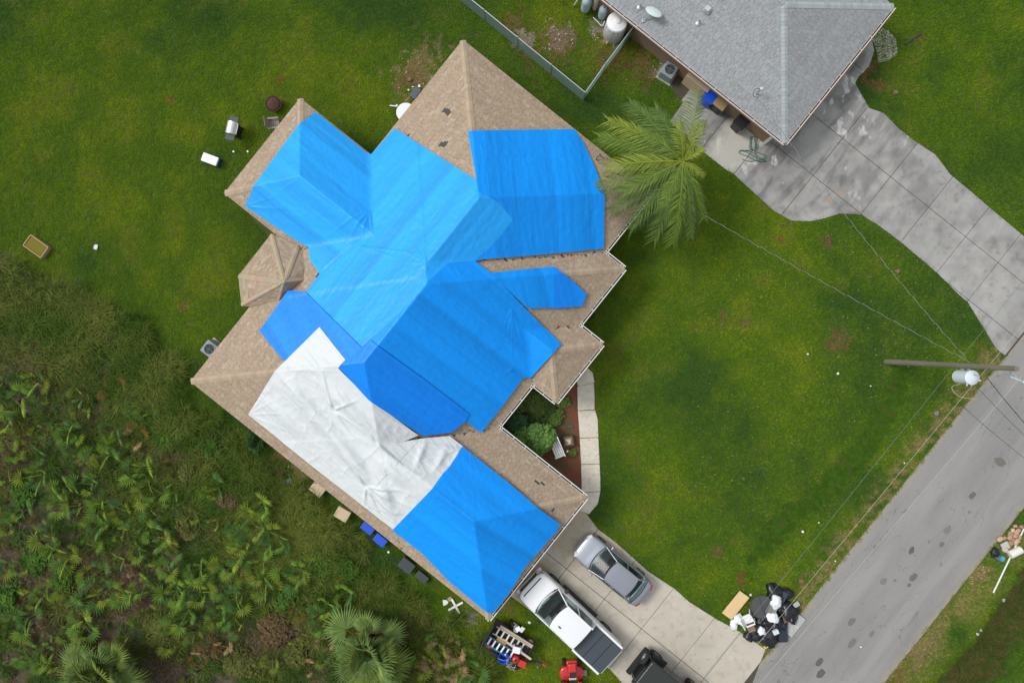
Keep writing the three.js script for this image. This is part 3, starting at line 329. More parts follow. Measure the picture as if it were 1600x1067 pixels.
// ---------- vehicles ----------
function wheel(root, x, z, r, w, rimMat) { const g = new THREE.Group(); g.name = 'wheel'; g.position.set(x, r, z); root.add(g); part('tyre', T(new THREE.TorusGeometry(r - w * 0.32, w * 0.42, 10, 26).scale(1, 1, 1.25), 0, 0, 0), rubber, g); part('rim', [cyl(r * 0.62, r * 0.62, w * 0.7, 0, 0, 0, Math.PI / 2), cyl(r * 0.2, r * 0.2, w * 0.9, 0, 0, 0, Math.PI / 2)], rimMat, g); return g; }
function hull(st, paint, root, name = 'body') { // loft: stations [x, half width, bottom, shoulder, crown]
  const S = new THREE.CatmullRomCurve3(st.map(s => new THREE.Vector3(s[0], s[1], s[2]))), S2 = new THREE.CatmullRomCurve3(st.map(s => new THREE.Vector3(s[0], s[3], s[4])));
  const prof = [[0.86, 0, 0], [0.97, 0.18, 0], [1, 0.45, 0], [0.99, 0.72, 0], [0.965, 0.9, 0], [0.91, 1, 0], [0.8, 1, 0.45], [0.5, 1, 0.85], [0, 1, 1]]; const ring = [...prof, ...prof.slice(0, -1).reverse().map(p => [-p[0], p[1], p[2]])];
  return part(name, patch((s, t) => { const a = S.getPoint(t), b = S2.getPoint(t), k = Math.round(s * (ring.length - 1)), [w, y, c] = ring[k]; return [a.x, a.z + (b.y - a.z) * y + (b.z - b.y) * c, a.y * w]; }, ring.length - 1, 60), paint, root); }
function cabin(root, c, paint) { // c: belt front/rear x, roof front/rear x, half widths, heights
  const { bf, br, rf, rr, wb, wr, yb, yr, bowF, bowR } = c, lerp = (a, b, t) => a + (b - a) * t; const bow = (t) => 1 - (2 * t - 1) ** 2;
  const ws = (s, t, o = 0) => [lerp(bf + bowF * bow(s), rf + bowF * 0.55 * bow(s), t) + o, lerp(yb, yr - 0.03, t) + 0.02 * bow(s), lerp(-1, 1, s) * lerp(wb, wr, t)];
  const rw = (s, t) => [lerp(br - bowR * bow(s), rr - bowR * 0.55 * bow(s), t), lerp(yb + 0.05, yr - 0.03, t) + 0.02 * bow(s), lerp(-1, 1, s) * lerp(wb, wr, t)];
  const inset = (f, a = 0.055, b = 0.07) => (s, t) => f(a + (1 - 2 * a) * s, b + (1 - 2 * b) * t);
  part('roof_panel', patch((s, t) => { const x = lerp(rf + bowF * 0.55 * bow(t), rr - bowR * 0.55 * bow(t), s); return [x, yr - 0.03 + 0.05 * (1 - Math.pow(Math.abs(2 * t - 1), 3)) * (0.4 + 0.6 * (1 - Math.pow(Math.abs(2 * s - 1), 3))), lerp(-wr, wr, t)]; }, 14, 12), paint, root);
  part('windshield', patch(inset(ws), 10, 6), glassM, root); part('rear_window', patch(inset(rw, 0.07, 0.1), 10, 6), glassM, root);
  const frame = (f, n) => { const pts = []; for (let i = 0; i <= 10; i++) pts.push(f(i / 10, 0.0)); const p2 = []; for (let i = 0; i <= 10; i++) p2.push(f(i / 10, 1)); return [tube(pts, 0.03, 20, 5), tube(p2, 0.022, 20, 5)]; };
  for (const g of [...frame(ws), ...frame(rw)]) part('window_seal', g, blackP, root);
  for (const z of [-1, 1]) { part('pillar', [bar(ws(z < 0 ? 0 : 1, 0), ws(z < 0 ? 0 : 1, 1), 0.038), bar(rw(z < 0 ? 0 : 1, 0), rw(z < 0 ? 0 : 1, 1), 0.06), bar([rf, yr - 0.04, z * wr], [rr, yr - 0.04, z * wr], 0.035), bar([lerp(bf, br, 0.52), yb, z * wb], [lerp(rf, rr, 0.5), yr - 0.04, z * wr], 0.04)], paint, root);
    const side = (s, t) => [lerp(lerp(bf - 0.12, br + 0.16, s), lerp(rf - 0.05, rr + 0.06, s), t), lerp(yb + 0.03, yr - 0.06, t), z * (lerp(wb, wr, t) + 0.012 * bow(s))];
    part('side_window', patch((s, t) => side(0.02 + 0.46 * s, t), 6, 4), glassM, root); part('side_window', patch((s, t) => side(0.54 + 0.44 * s, t), 6, 4), glassM, root); }
  const seat = M(0.16, 0.155, 0.145, 0.9, { key: 'seat' }); for (const z of [-0.36, 0.36]) { part('seat', [rbox(0.5, 0.16, 0.48, 0.06, lerp(bf, br, 0.42), yb - 0.25, z), rbox(0.16, 0.55, 0.46, 0.06, lerp(bf, br, 0.52), yb + 0.05, z, 0, 0, 0.2)], seat, root); }
  part('rear_bench', [rbox(0.5, 0.18, 1.2, 0.06, lerp(bf, br, 0.72), yb - 0.22, 0), rbox(0.16, 0.5, 1.2, 0.06, lerp(bf, br, 0.8), yb + 0.02, 0)], seat, root); part('dashboard', rbox(0.5, 0.14, wb * 1.75, 0.05, bf - 0.28, yb + 0.015, 0), M(0.06, 0.06, 0.062, 0.85), root); part('cabin_floor', box(bf - br - 0.3, 0.02, wb * 1.8, (bf + br) / 2, yb - 0.36, 0), M(0.05, 0.05, 0.05, 1), root); }
{
  const a = at(955, 884), t = thing('sedan', 'silver grey four-door sedan parked on the driveway next to the lawn', 'car', a, turnU + Math.PI - 0.01);
  const paint = M(0.30, 0.325, 0.365, 0.34, { metalness: 0.5, clearcoat: 1, clearcoatRoughness: 0.12, key: 'silver' });
  hull([[2.32, 0.42, 0.34, 0.52, 0.56], [2.26, 0.66, 0.25, 0.6, 0.66], [2.05, 0.80, 0.2, 0.70, 0.76], [1.6, 0.865, 0.19, 0.80, 0.87], [1.08, 0.88, 0.19, 0.89, 0.96], [0.86, 0.882, 0.19, 0.9, 0.62], [0, 0.885, 0.19, 0.93, 0.5], [-1.3, 0.88, 0.19, 0.95, 0.55], [-1.62, 0.87, 0.2, 0.95, 0.98], [-1.8, 0.86, 0.2, 0.95, 1.0], [-2.08, 0.80, 0.24, 0.92, 0.98], [-2.25, 0.68, 0.3, 0.84, 0.9], [-2.32, 0.45, 0.36, 0.7, 0.76]], paint, t);
  cabin(t, { bf: 1.12, br: -1.76, rf: 0.3, rr: -1.2, wb: 0.79, wr: 0.6, yb: 0.93, yr: 1.42, bowF: 0.17, bowR: 0.12 }, paint);
  for (const [x, z] of [[1.4, 0.79], [1.4, -0.79], [-1.38, 0.79], [-1.38, -0.79]]) wheel(t, x, z, 0.31, 0.2, steel);
  for (const z of [-1, 1]) { part('side_mirror', rbox(0.12, 0.12, 0.2, 0.04, 0.85, 0.98, z * 0.95), paint, t); part('headlight', rbox(0.26, 0.1, 0.3, 0.04, 2.1, 0.68, z * 0.6, 0, z * -0.5, 0), M(0.7, 0.72, 0.74, 0.1), t); part('tail_light', rbox(0.12, 0.14, 0.3, 0.04, -2.18, 0.86, z * 0.6, 0, z * 0.35), M(0.35, 0.02, 0.02, 0.2), t); }
}
{
  const a = at(887, 958), t = thing('pickup_truck', 'white crew cab pickup truck with dark folding bed cover, nosed up to the house', 'truck', a, -43 * Math.PI / 180 + Math.PI); t.scale.setScalar(1.055);
  const paint = M(0.82, 0.83, 0.84, 0.28, { clearcoat: 1, clearcoatRoughness: 0.08, key: 'whitepaint' });
  hull([[2.93, 0.5, 0.5, 0.82, 0.86], [2.86, 0.78, 0.42, 0.95, 1.0], [2.65, 0.92, 0.38, 1.05, 1.11], [2.2, 0.97, 0.36, 1.11, 1.18], [1.62, 0.985, 0.36, 1.15, 1.22], [1.38, 0.985, 0.36, 1.16, 0.85], [0.6, 0.985, 0.36, 1.2, 0.75], [-0.75, 0.985, 0.36, 1.22, 0.8], [-1.02, 0.985, 0.36, 1.25, 1.25], [-1.15, 0.985, 0.36, 1.27, 1.28], [-2.7, 0.97, 0.42, 1.28, 1.29], [-2.9, 0.94, 0.5, 1.26, 1.27], [-2.93, 0.9, 0.55, 1.2, 1.2]], paint, t);
  cabin(t, { bf: 1.6, br: -1.02, rf: 0.86, rr: -0.84, wb: 0.88, wr: 0.7, yb: 1.2, yr: 1.9, bowF: 0.2, bowR: 0.04 }, paint);
  for (const [x, z] of [[1.85, 0.87], [1.85, -0.87], [-1.85, 0.87], [-1.85, -0.87]]) wheel(t, x, z, 0.4, 0.26, M(0.2, 0.2, 0.21, 0.4, { metalness: 0.6 }));
  part('grille', rbox(0.1, 0.34, 1.25, 0.05, 2.87, 0.86, 0), blackP, t); part('front_bumper', rbox(0.22, 0.2, 1.8, 0.08, 2.82, 0.52, 0), paint, t); part('hood_scoop_trim', box(0.06, 0.02, 1.3, 2.62, 1.115, 0), blackP, t);
  for (const z of [-1, 1]) { part('side_mirror', rbox(0.16, 0.2, 0.24, 0.05, 1.22, 1.3, z * 1.1), blackP, t); part('headlight', rbox(0.3, 0.16, 0.34, 0.05, 2.68, 0.95, z * 0.72, 0, z * -0.4), M(0.25, 0.26, 0.27, 0.15), t); part('tail_light', rbox(0.1, 0.36, 0.16, 0.03, -2.88, 1.0, z * 0.88), M(0.35, 0.015, 0.015, 0.2), t); part('running_board', rbox(2.4, 0.06, 0.2, 0.03, 0.1, 0.42, z * 1.02), blackP, t); part('bed_rail', rbox(1.85, 0.05, 0.12, 0.02, -1.95, 1.3, z * 0.9), paint, t); }
  const cover = M(0.05, 0.062, 0.075, 0.62); for (let i = 0; i < 3; i++) part('bed_cover_panel', rbox(0.585, 0.05, 1.66, 0.02, -1.36 - i * 0.625, 1.335, 0), cover, t); part('bed_cover_hinge', [box(0.07, 0.03, 1.64, -1.67, 1.322, 0), box(0.07, 0.03, 1.64, -2.3, 1.322, 0)], blackP, t); part('roof_antenna', rbox(0.16, 0.07, 0.05, 0.02, 0.45, 1.95, -0.35), blackP, t); for (const z of [-0.35, 0.25]) part('wiper', bar([1.66, 1.26, z], [1.5, 1.34, z + 0.5], 0.014), blackP, t); part('hood_seam', [box(0.012, 0.012, 1.5, 1.72, 1.215, 0)], blackP, t); part('tailgate', rbox(0.07, 0.5, 1.6, 0.03, -2.93, 1.05, 0), paint, t); part('rear_bumper', rbox(0.2, 0.16, 1.7, 0.05, -3.0, 0.6, 0), galv, t);
}
{
  const e = at(996, 1032, 0.6), t = thing('off_road_vehicle', 'boxy black off-road vehicle with a spare wheel, at the end of the driveway', 'car', [e.x + CU * 2.0, 0, e.z + SU * 2.0], turnU);
  const blk = M(0.012, 0.013, 0.015, 0.3, { clearcoat: 0.7, key: 'jeep' });
  part('body', [rbox(3.7, 0.62, 1.5, 0.08, 0.05, 0.85, 0), rbox(1.2, 0.2, 1.3, 0.08, 1.3, 1.2, 0)], blk, t); part('cabin_side', [rbox(2.3, 0.62, 0.06, 0.03, -0.65, 1.45, 0.71), rbox(2.3, 0.62, 0.06, 0.03, -0.65, 1.45, -0.71), rbox(0.06, 0.62, 1.42, 0.03, -1.78, 1.45, 0)], blk, t);
  part('hard_top', rbox(2.36, 0.09, 1.5, 0.04, -0.65, 1.79, 0), M(0.016, 0.022, 0.018, 0.3, { clearcoat: 0.6 }), t); part('roof_frame', [box(2.44, 0.05, 0.09, -0.65, 1.8, 0.76), box(2.44, 0.05, 0.09, -0.65, 1.8, -0.76), box(0.09, 0.05, 1.5, -1.86, 1.8, 0), box(0.09, 0.05, 1.5, 0.56, 1.8, 0)], blackP, t);
  part('rear_bumper', rbox(0.3, 0.22, 1.75, 0.06, -1.98, 0.62, 0), rubber, t); part('fender', [rbox(0.95, 0.1, 0.34, 0.05, -1.25, 0.98, 0.86), rbox(0.95, 0.1, 0.34, 0.05, -1.25, 0.98, -0.86), rbox(0.95, 0.1, 0.34, 0.05, 1.3, 0.98, 0.86), rbox(0.95, 0.1, 0.34, 0.05, 1.3, 0.98, -0.86)], rubber, t);
  for (const [x, z] of [[1.3, 0.8], [1.3, -0.8], [-1.25, 0.8], [-1.25, -0.8]]) wheel(t, x, z, 0.4, 0.27, steel);
  const sp = new THREE.Group(); sp.name = 'spare_wheel'; sp.position.set(-2.02, 1.12, -0.52); sp.rotation.set(0, Math.PI / 2, 0); t.add(sp); part('tyre', new THREE.TorusGeometry(0.29, 0.12, 10, 26), rubber, sp); part('rim', [cyl(0.2, 0.2, 0.1, 0, 0, -0.02, Math.PI / 2), cyl(0.06, 0.06, 0.16, 0, 0, -0.04, Math.PI / 2)], steel, sp); part('windshield', patch((s, tt) => [0.75 - tt * 0.2, 1.25 + tt * 0.52, -0.66 + 1.32 * s], 4, 4), glassM, t);
}
{
  const t = thing('lawn_tractor', 'red ride-on lawn tractor on the grass beside the pickup truck', 'mower', at(893, 1052), Math.PI / 2 + 0.04); // nose up the picture
  part('hood', [rbox(0.75, 0.32, 0.5, 0.12, 0.55, 0.68, 0), rbox(0.3, 0.22, 0.62, 0.1, 0.85, 0.55, 0)], redP, t); part('engine_top', rbox(0.3, 0.08, 0.34, 0.03, 0.3, 0.86, 0), blackP, t); part('fender', [rbox(0.62, 0.12, 0.26, 0.06, -0.5, 0.62, 0.42), rbox(0.62, 0.12, 0.26, 0.06, -0.5, 0.62, -0.42), rbox(0.5, 0.1, 0.6, 0.05, -0.55, 0.6, 0)], redP, t);
  part('mower_deck', [lathe([[0, 0.3], [0.32, 0.3], [0.4, 0.24], [0.42, 0.14]], 0.12, 0, 0.28), lathe([[0, 0.3], [0.32, 0.3], [0.4, 0.24], [0.42, 0.14]], 0.12, 0, -0.28)], redP, t); part('discharge_chute', rbox(0.34, 0.08, 0.3, 0.03, 0.1, 0.22, 0.72), M(0.12, 0.12, 0.12), t); part('seat', [rbox(0.42, 0.1, 0.44, 0.05, -0.45, 0.78, 0), rbox(0.1, 0.4, 0.42, 0.05, -0.7, 0.98, 0, 0, 0, 0.2)], blackP, t);
  part('steering_wheel', [T(new THREE.TorusGeometry(0.16, 0.018, 8, 24), -0.02, 1.02, 0, Math.PI / 2 - 0.5, Math.PI / 2), bar([0.12, 0.8, 0], [-0.02, 1.02, 0], 0.02)], blackP, t); part('dash_panel', rbox(0.12, 0.04, 0.4, 0.02, 0.12, 0.88, 0), M(0.5, 0.48, 0.44), t); for (const z of [-0.44, 0.44]) { wheel(t, 0.75, z, 0.19, 0.16, M(0.5, 0.48, 0.44)); wheel(t, -0.55, z * 1.08, 0.27, 0.24, M(0.5, 0.48, 0.44)); }
}
// ---------- utility trailer and its load ----------
{
  const c = at(794, 998), ry = -32 * Math.PI / 180, fx = (x, y, z) => { const v = new THREE.Vector3(x, y, z).applyAxisAngle(new THREE.Vector3(0, 1, 0), ry); return [c.x + v.x, y, c.z + v.z]; };
  const t = thing('utility_trailer', 'small black utility trailer with its mesh ramp gate up, loaded with ladders and tools', 'trailer', c, ry);
  part('bed_floor', box(2.4, 0.04, 1.5, 0, 0.5, 0), M(0.06, 0.055, 0.05, 0.9), t); const fr = blackP; part('frame', [beam([-1.22, 0.5, -0.77], [1.22, 0.5, -0.77], 0.06, 0.08), beam([-1.22, 0.5, 0.77], [1.22, 0.5, 0.77], 0.06, 0.08), beam([1.2, 0.5, -0.77], [1.2, 0.5, 0.77], 0.06, 0.08)], fr, t);
  for (const z of [-0.77, 0.77]) part('side_rail', [beam([-1.2, 0.86, z], [1.2, 0.86, z], 0.045, 0.045), ...[-1.2, -0.4, 0.4, 1.2].map(x => beam([x, 0.5, z], [x, 0.86, z], 0.045, 0.045))], fr, t); part('front_rail', beam([1.2, 0.86, -0.77], [1.2, 0.86, 0.77], 0.045, 0.045), fr, t);
  part('tongue', [beam([1.2, 0.48, -0.5], [2.0, 0.48, 0], 0.06, 0.08), beam([1.2, 0.48, 0.5], [2.0, 0.48, 0], 0.06, 0.08), beam([1.95, 0.48, 0], [2.3, 0.48, 0], 0.08, 0.08)], fr, t); part('coupler', rbox(0.24, 0.1, 0.12, 0.03, 2.36, 0.5, 0), redP, t); part('tongue_jack', [bar([2.0, 0.1, 0.14], [2.0, 0.9, 0.14], 0.03)], galv, t);
  const gate = new THREE.Group(); gate.name = 'ramp_gate'; gate.position.set(-1.26, 0.5, 0); gate.rotation.z = 0.12; t.add(gate); part('gate_frame', [beam([0, 0, -0.77], [0, 1.25, -0.77], 0.04, 0.04), beam([0, 0, 0.77], [0, 1.25, 0.77], 0.04, 0.04), beam([0, 1.25, -0.77], [0, 1.25, 0.77], 0.04, 0.04), beam([0, 0.62, -0.77], [0, 0.62, 0.77], 0.03, 0.03)], fr, gate); const gw = []; for (let i = 1; i < 26; i++) gw.push(box(0.008, 0.03, 1.52, 0, i * 0.048, 0)); const gm = part('gate_mesh', gw, fr, gate); gm.userData.kind = 'stuff';
  for (const z of [-0.95, 0.95]) { wheel(t, -0.15, z, 0.3, 0.2, whiteP); part('fender', T(new THREE.CylinderGeometry(0.38, 0.38, 0.24, 20, 1, true, -Math.PI / 2, Math.PI), -0.15, 0.3, z, Math.PI / 2, 0, 0), fr, t); }
  const ladder = (name, label, L, w, railMat, rungMat, x, y, z, ang, n) => { const g = thing(name, label, 'ladder', fx(x, y, z), ry + ang); for (const s of [-1, 1]) part('rail', beam([-L / 2, 0, s * w / 2], [L / 2, 0, s * w / 2], 0.035, 0.08), railMat, g); for (let i = 0; i < n; i++) part('rung', box(0.09, 0.03, w - 0.03, -L / 2 + (i + 0.6) * L / n, 0, 0), rungMat, g); return g; };
  ladder('extension_ladder', 'cream coloured folded ladder lying in the trailer', 1.9, 0.42, M(0.62, 0.55, 0.42), M(0.62, 0.6, 0.55), -0.15, 0.98, -0.4, 0.02, 6); const l2 = ladder('step_ladder', 'teal blue step ladder with white rungs, lying in the trailer', 1.7, 0.44, M(0.03, 0.25, 0.38, 0.5), whiteP, -0.35, 1.0, 0.28, 0.0, 6); part('rear_leg', [beam([-0.8, -0.08, -0.2], [0.8, -0.08, -0.2], 0.03, 0.06), beam([-0.8, -0.08, 0.2], [0.8, -0.08, 0.2], 0.03, 0.06)], M(0.03, 0.25, 0.38, 0.5), l2);
  const bin = thing('blue_bin', 'bright blue plastic tub standing in the trailer', 'bin', fx(0.1, 0.52, 0.62), ry + 0.5); part('shell', [lathe([[0.22, 0], [0.3, 0.5], [0.33, 0.52], [0.31, 0.55], [0.28, 0.5], [0.21, 0.03], [0, 0.03]], 0, 0.12, 0, 8)], blueP, bin); part('handle', tube([[-0.3, 0.62, 0], [0, 0.75, 0.05], [0.3, 0.62, 0]], 0.012), galv, bin);
  const til = thing('red_tiller', 'red garden tiller with a round engine cover at the trailer front', 'tiller', fx(0.88, 0.52, 0.38), ry + 0.3); part('engine_cover', [lathe([[0, 0.5], [0.1, 0.5], [0.2, 0.45], [0.22, 0.3], [0.2, 0.1]], -0.15, 0.1, -0.05)], redP, til); part('starter_cap', cyl(0.07, 0.07, 0.04, -0.15, 0.62, -0.05), blackP, til); part('hopper', [T(new THREE.CylinderGeometry(0.3, 0.16, 0.42, 4), 0.3, 0.3, 0.05, 0, Math.PI / 4, 0.35)], redP, til); part('handlebar', [tube([[-0.2, 0.4, 0.2], [-0.5, 0.6, 0.35], [-0.6, 0.6, 0.1], [-0.4, 0.55, -0.2]], 0.016), bar([-0.1, 0.3, 0.1], [-0.5, 0.58, 0.3], 0.016)], steel, til);
  const wb = thing('white_crate', 'white slotted plastic crate on top of the trailer load', 'crate', fx(0.42, 1.05, -0.22), ry + 0.3); part('shell', rbox(0.42, 0.34, 0.36, 0.04, 0, 0.17, 0), whiteP, wb); for (let i = 0; i < 4; i++) part('slot', box(0.3, 0.02, 0.02, 0, 0.09 + i * 0.06, -0.185), blackP, wb);
  single('lumber_plank', [box(1.9, 0.04, 0.12).rotateY(ry - 0.06).translate(...fx(0.5, 0.95, -0.12))], M(0.58, 0.47, 0.36), 'pale loose plank laid lengthwise on the trailer load', 'plank'); single('lumber_plank', [box(2.1, 0.05, 0.2).rotateY(ry).translate(...fx(0.1, 0.93, -0.68))], M(0.42, 0.36, 0.28), 'wide weathered plank along the rail of the trailer', 'plank');
  const cb = thing('paint_bucket', 'small white bucket with folded papers beside the trailer wheel', 'bucket', fx(-0.1, 0.62, -1.0), 0.4); part('shell', [lathe([[0.13, 0], [0.15, 0.34], [0.17, 0.35], [0.14, 0.33], [0.12, 0.02], [0, 0.02]])], whiteP, cb); part('paper', [box(0.3, 0.02, 0.24, 0.3, 0.36, 0.1, 0.3, 0.5), box(0.26, 0.02, 0.22, 0.12, 0.37, -0.02, -0.2, 0.2)], whiteP, cb);
  const wh = thing('wheelbarrow_frame', 'metal wheel frame tangled with rods at the tail of the load', 'frame', fx(0.85, 0.05, 0.95), ry); part('ring', [T(new THREE.TorusGeometry(0.2, 0.018, 8, 24), 0, 0.5, 0, Math.PI / 2 - 0.3), bar([-0.4, 0.3, -0.1], [0.3, 0.5, 0.2], 0.014), bar([-0.2, 0.3, 0.3], [0.3, 0.55, -0.1], 0.014)], galv, wh); part('wheel_tyre', T(new THREE.TorusGeometry(0.17, 0.05, 8, 20), 0.25, 0.22, 0.1, 0, 0.3), rubber, wh);
  [[-0.9, -0.1, 0.3, 'soft black tool bag at the gate end of the trailer'], [0.95, -0.45, 0.28, 'dark lumpy sack under the planks at the trailer front'], [-0.35, 0.72, 0.24, 'black sack wedged beside the blue tub in the trailer']].forEach(([x, z, r, l], i) => { const g = thing('tool_bag', l, 'bag', fx(x, 0.52, z), i); part('sack', lump(r, 0.6, i * 11 + 140), M(0.02, 0.022, 0.026, 0.8), g); part('carry_strap', tube([[-r * 0.6, r * 0.5, 0], [0, r * 1.25, 0.05], [r * 0.6, r * 0.5, 0]], 0.014), blackP, g); });
  const sc = thing('orange_tool_case', 'worn orange brown tool case between the two ladders', 'case', fx(-0.45, 0.9, -0.06), ry); part('shell', rbox(0.6, 0.14, 0.22, 0.03, 0, 0, 0), M(0.42, 0.22, 0.07, 0.7), sc); part('latch', [box(0.05, 0.03, 0.02, -0.15, 0.06, 0.115)], steel, sc); const gcv = thing('fabric_bundle', 'dull pink and grey fabric bundle at the trailer front corner', 'bundle', fx(1.0, 0.55, -0.55), ry); part('cloth', lump(0.22, 0.5, 171), M(0.32, 0.2, 0.18, 0.9), gcv); part('cord', tube([[-0.2, 0.15, 0], [0, 0.24, 0.1], [0.2, 0.14, 0]], 0.012), tanP, gcv);
  const gc = thing('fuel_can', 'red fuel can lying at the rear of the trailer bed', 'can', fx(-0.8, 0.52, 0.62), 0.3); part('shell', rbox(0.34, 0.28, 0.2, 0.05, 0, 0.14, 0), redP, gc); part('spout', bar([0.1, 0.26, 0], [0.22, 0.4, 0], 0.025), M(0.6, 0.5, 0.05), gc);
}
// ---------- things on the rear lawn ----------
{
  const t = thing('gas_grill', 'gas grill with a rounded stainless lid and black side shelves', 'grill', at(372, 208), 1.35); // long axis
  part('cart', [rbox(0.62, 0.62, 0.5, 0.03, 0, 0.46, 0)], blackP, t); part('side_shelf', rbox(0.32, 0.04, 0.5, 0.015, -0.5, 0.88, 0), darkG, t); part('side_shelf', rbox(0.32, 0.04, 0.5, 0.015, 0.5, 0.88, 0), darkG, t);
  part('lid', [T(new THREE.CylinderGeometry(0.3, 0.3, 0.66, 24, 1, false, 0, Math.PI), 0, 0.86, 0, 0, 0, Math.PI / 2)], M(0.72, 0.72, 0.72, 0.35, { metalness: 0.6 }), t); part('lid_handle', [bar([-0.26, 1.02, 0.34], [0.26, 1.02, 0.34], 0.016), bar([-0.26, 1.02, 0.34], [-0.26, 1.0, 0.25], 0.012), bar([0.26, 1.02, 0.34], [0.26, 1.0, 0.25], 0.012)], steel, t); part('control_panel', rbox(0.66, 0.12, 0.06, 0.02, 0, 0.8, 0.3), blackP, t); for (const [x, z] of [[-0.28, -0.22], [0.28, -0.22], [-0.28, 0.22], [0.28, 0.22]]) part('caster', cyl(0.06, 0.06, 0.05, x, 0.06, z, Math.PI / 2), rubber, t);
}
{
  const t = thing('cool_box', 'white wheeled cool box with a navy base on the lawn', 'cooler', at(333, 252), -0.36); part('shell', rbox(0.95, 0.34, 0.5, 0.05, 0.02, 0.22, 0), M(0.012, 0.04, 0.2, 0.4), t); part('lid', rbox(0.92, 0.12, 0.5, 0.05, 0, 0.44, 0), whiteP, t); part('handle', [bar([-0.48, 0.3, -0.18], [-0.8, 0.36, -0.18], 0.014), bar([-0.48, 0.3, 0.18], [-0.8, 0.36, 0.18], 0.014), bar([-0.8, 0.36, -0.18], [-0.8, 0.36, 0.18], 0.016)], blackP, t); for (const z of [-0.22, 0.22]) part('caster', cyl(0.1, 0.1, 0.06, 0.42, 0.1, z, Math.PI / 2), rubber, t);
  const f = thing('fire_pit', 'round rusty fire pit with a domed lid near the roof corner', 'fire pit', at(431, 166), 0.2), rust = M(0.055, 0.022, 0.016, 0.85); part('bowl', lathe([[0, 0.22], [0.2, 0.22], [0.36, 0.36], [0.4, 0.44], [0.44, 0.44]]), rust, f); part('lid', lathe([[0.37, 0.44], [0.32, 0.5], [0.18, 0.56], [0, 0.58]]), M(0.075, 0.03, 0.022, 0.9), f); part('lid_band', [tube([[-0.37, 0.45, 0], [-0.2, 0.56, 0], [0, 0.595, 0], [0.2, 0.56, 0], [0.37, 0.45, 0]], 0.014), tube([[0, 0.45, -0.37], [0, 0.56, -0.2], [0, 0.595, 0], [0, 0.56, 0.2], [0, 0.45, 0.37]], 0.014)], M(0.14, 0.07, 0.05, 0.8), f); for (let i = 0; i < 4; i++) part('leg', bar([0.3 * Math.cos(i * 1.57), 0.3, 0.3 * Math.sin(i * 1.57)], [0.42 * Math.cos(i * 1.57), 0, 0.42 * Math.sin(i * 1.57)], 0.02), rust, f);
  const ch = thing('wooden_chair', 'weathered grey wooden garden chair tucked under the roof corner', 'chair', at(432, 197), 0.1); for (let i = 0; i < 5; i++) part('slat', box(0.09, 0.025, 0.5, -0.2 + i * 0.105, 0.38, 0), greyWood, ch); for (let i = 0; i < 5; i++) part('back_slat', box(0.025, 0.6, 0.09, -0.3, 0.68, -0.21 + i * 0.105, 0, 0, 0.2), greyWood, ch); for (const z of [-0.27, 0.27]) part('arm', [box(0.6, 0.03, 0.09, 0, 0.58, z), box(0.06, 0.58, 0.05, 0.25, 0.29, z), box(0.06, 0.58, 0.05, -0.22, 0.29, z)], greyWood, ch);
  const rt = thing('round_table', 'round white garden table half hidden under the eave', 'table', at(637, 182), 0); part('table_top', lathe([[0, 0.74], [0.5, 0.74], [0.53, 0.72], [0.52, 0.7], [0, 0.7]]), whiteP, rt); for (let i = 0; i < 4; i++) part('leg', bar([0.35 * Math.cos(i * 1.57), 0.7, 0.35 * Math.sin(i * 1.57)], [0.42 * Math.cos(i * 1.57), 0, 0.42 * Math.sin(i * 1.57)], 0.025), whiteP, rt);
  const hc = thing('hand_cart', 'dark grey box cart with wooden handles beside the eave', 'cart', at(651, 150), 0.95); part('tub', [rbox(0.7, 0.3, 0.42, 0.05, 0, 0.42, 0)], M(0.07, 0.09, 0.095, 0.5), hc); part('handle', [bar([-0.3, 0.4, -0.16], [-0.75, 0.5, -0.2], 0.02), bar([-0.3, 0.4, 0.16], [-0.75, 0.5, 0.2], 0.02)], woodM, hc); part('cart_wheel', [T(new THREE.TorusGeometry(0.14, 0.04, 8, 18), 0.3, 0.18, 0)], rubber, hc);
  const pl = thing('planter_box', 'long wooden planter box overgrown with moss at the edge of the rough', 'planter', at(61, 386), -0.62); part('soil', rbox(1.1, 0.22, 0.66, 0.04, 0, 0.2, 0), M(0.17, 0.14, 0.015, 1), pl); for (const z of [-0.36, 0.36]) part('board', box(1.2, 0.34, 0.04, 0, 0.17, z), woodM, pl); for (const x of [-0.6, 0.6]) part('board', box(0.04, 0.34, 0.68, x, 0.17, 0), woodM, pl);
}
function acUnit(label, px, py, ry, s = 0.78) { const t = thing('air_conditioner', label, 'air conditioner', at(px, py), ry), m = M(0.25, 0.29, 0.32, 0.6); part('casing', rbox(s, 0.72, s, 0.07, 0, 0.42, 0), m, t); part('top_panel', lathe([[0.27, 0.8], [0.3, 0.82], [0.34, 0.8]]), m, t); part('fan_well', cyl(0.285, 0.285, 0.03, 0, 0.79, 0), M(0.014, 0.016, 0.018), t); for (let i = 0; i < 4; i++) part('fan_blade', T(box(0.22, 0.012, 0.13, 0.13, 0, 0, 0.3), 0, 0.81, 0, 0, i * Math.PI / 2), M(0.06, 0.065, 0.07), t); part('fan_hub', cyl(0.06, 0.07, 0.05, 0, 0.82, 0), M(0.03, 0.03, 0.03), t); const gr = []; for (let i = 1; i < 4; i++) gr.push(T(new THREE.TorusGeometry(i * 0.08, 0.005, 5, 30), 0, 0.85, 0, Math.PI / 2)); for (let i = 0; i < 3; i++) gr.push(bar([-0.28 * Math.cos(i * 1.05), 0.85, -0.28 * Math.sin(i * 1.05)], [0.28 * Math.cos(i * 1.05), 0.85, 0.28 * Math.sin(i * 1.05)], 0.005)); part('fan_guard', gr, m, t); part('concrete_pad', box(s + 0.15, 0.06, s + 0.15, 0, 0.03, 0), M(0.4, 0.38, 0.34), t); return t; }
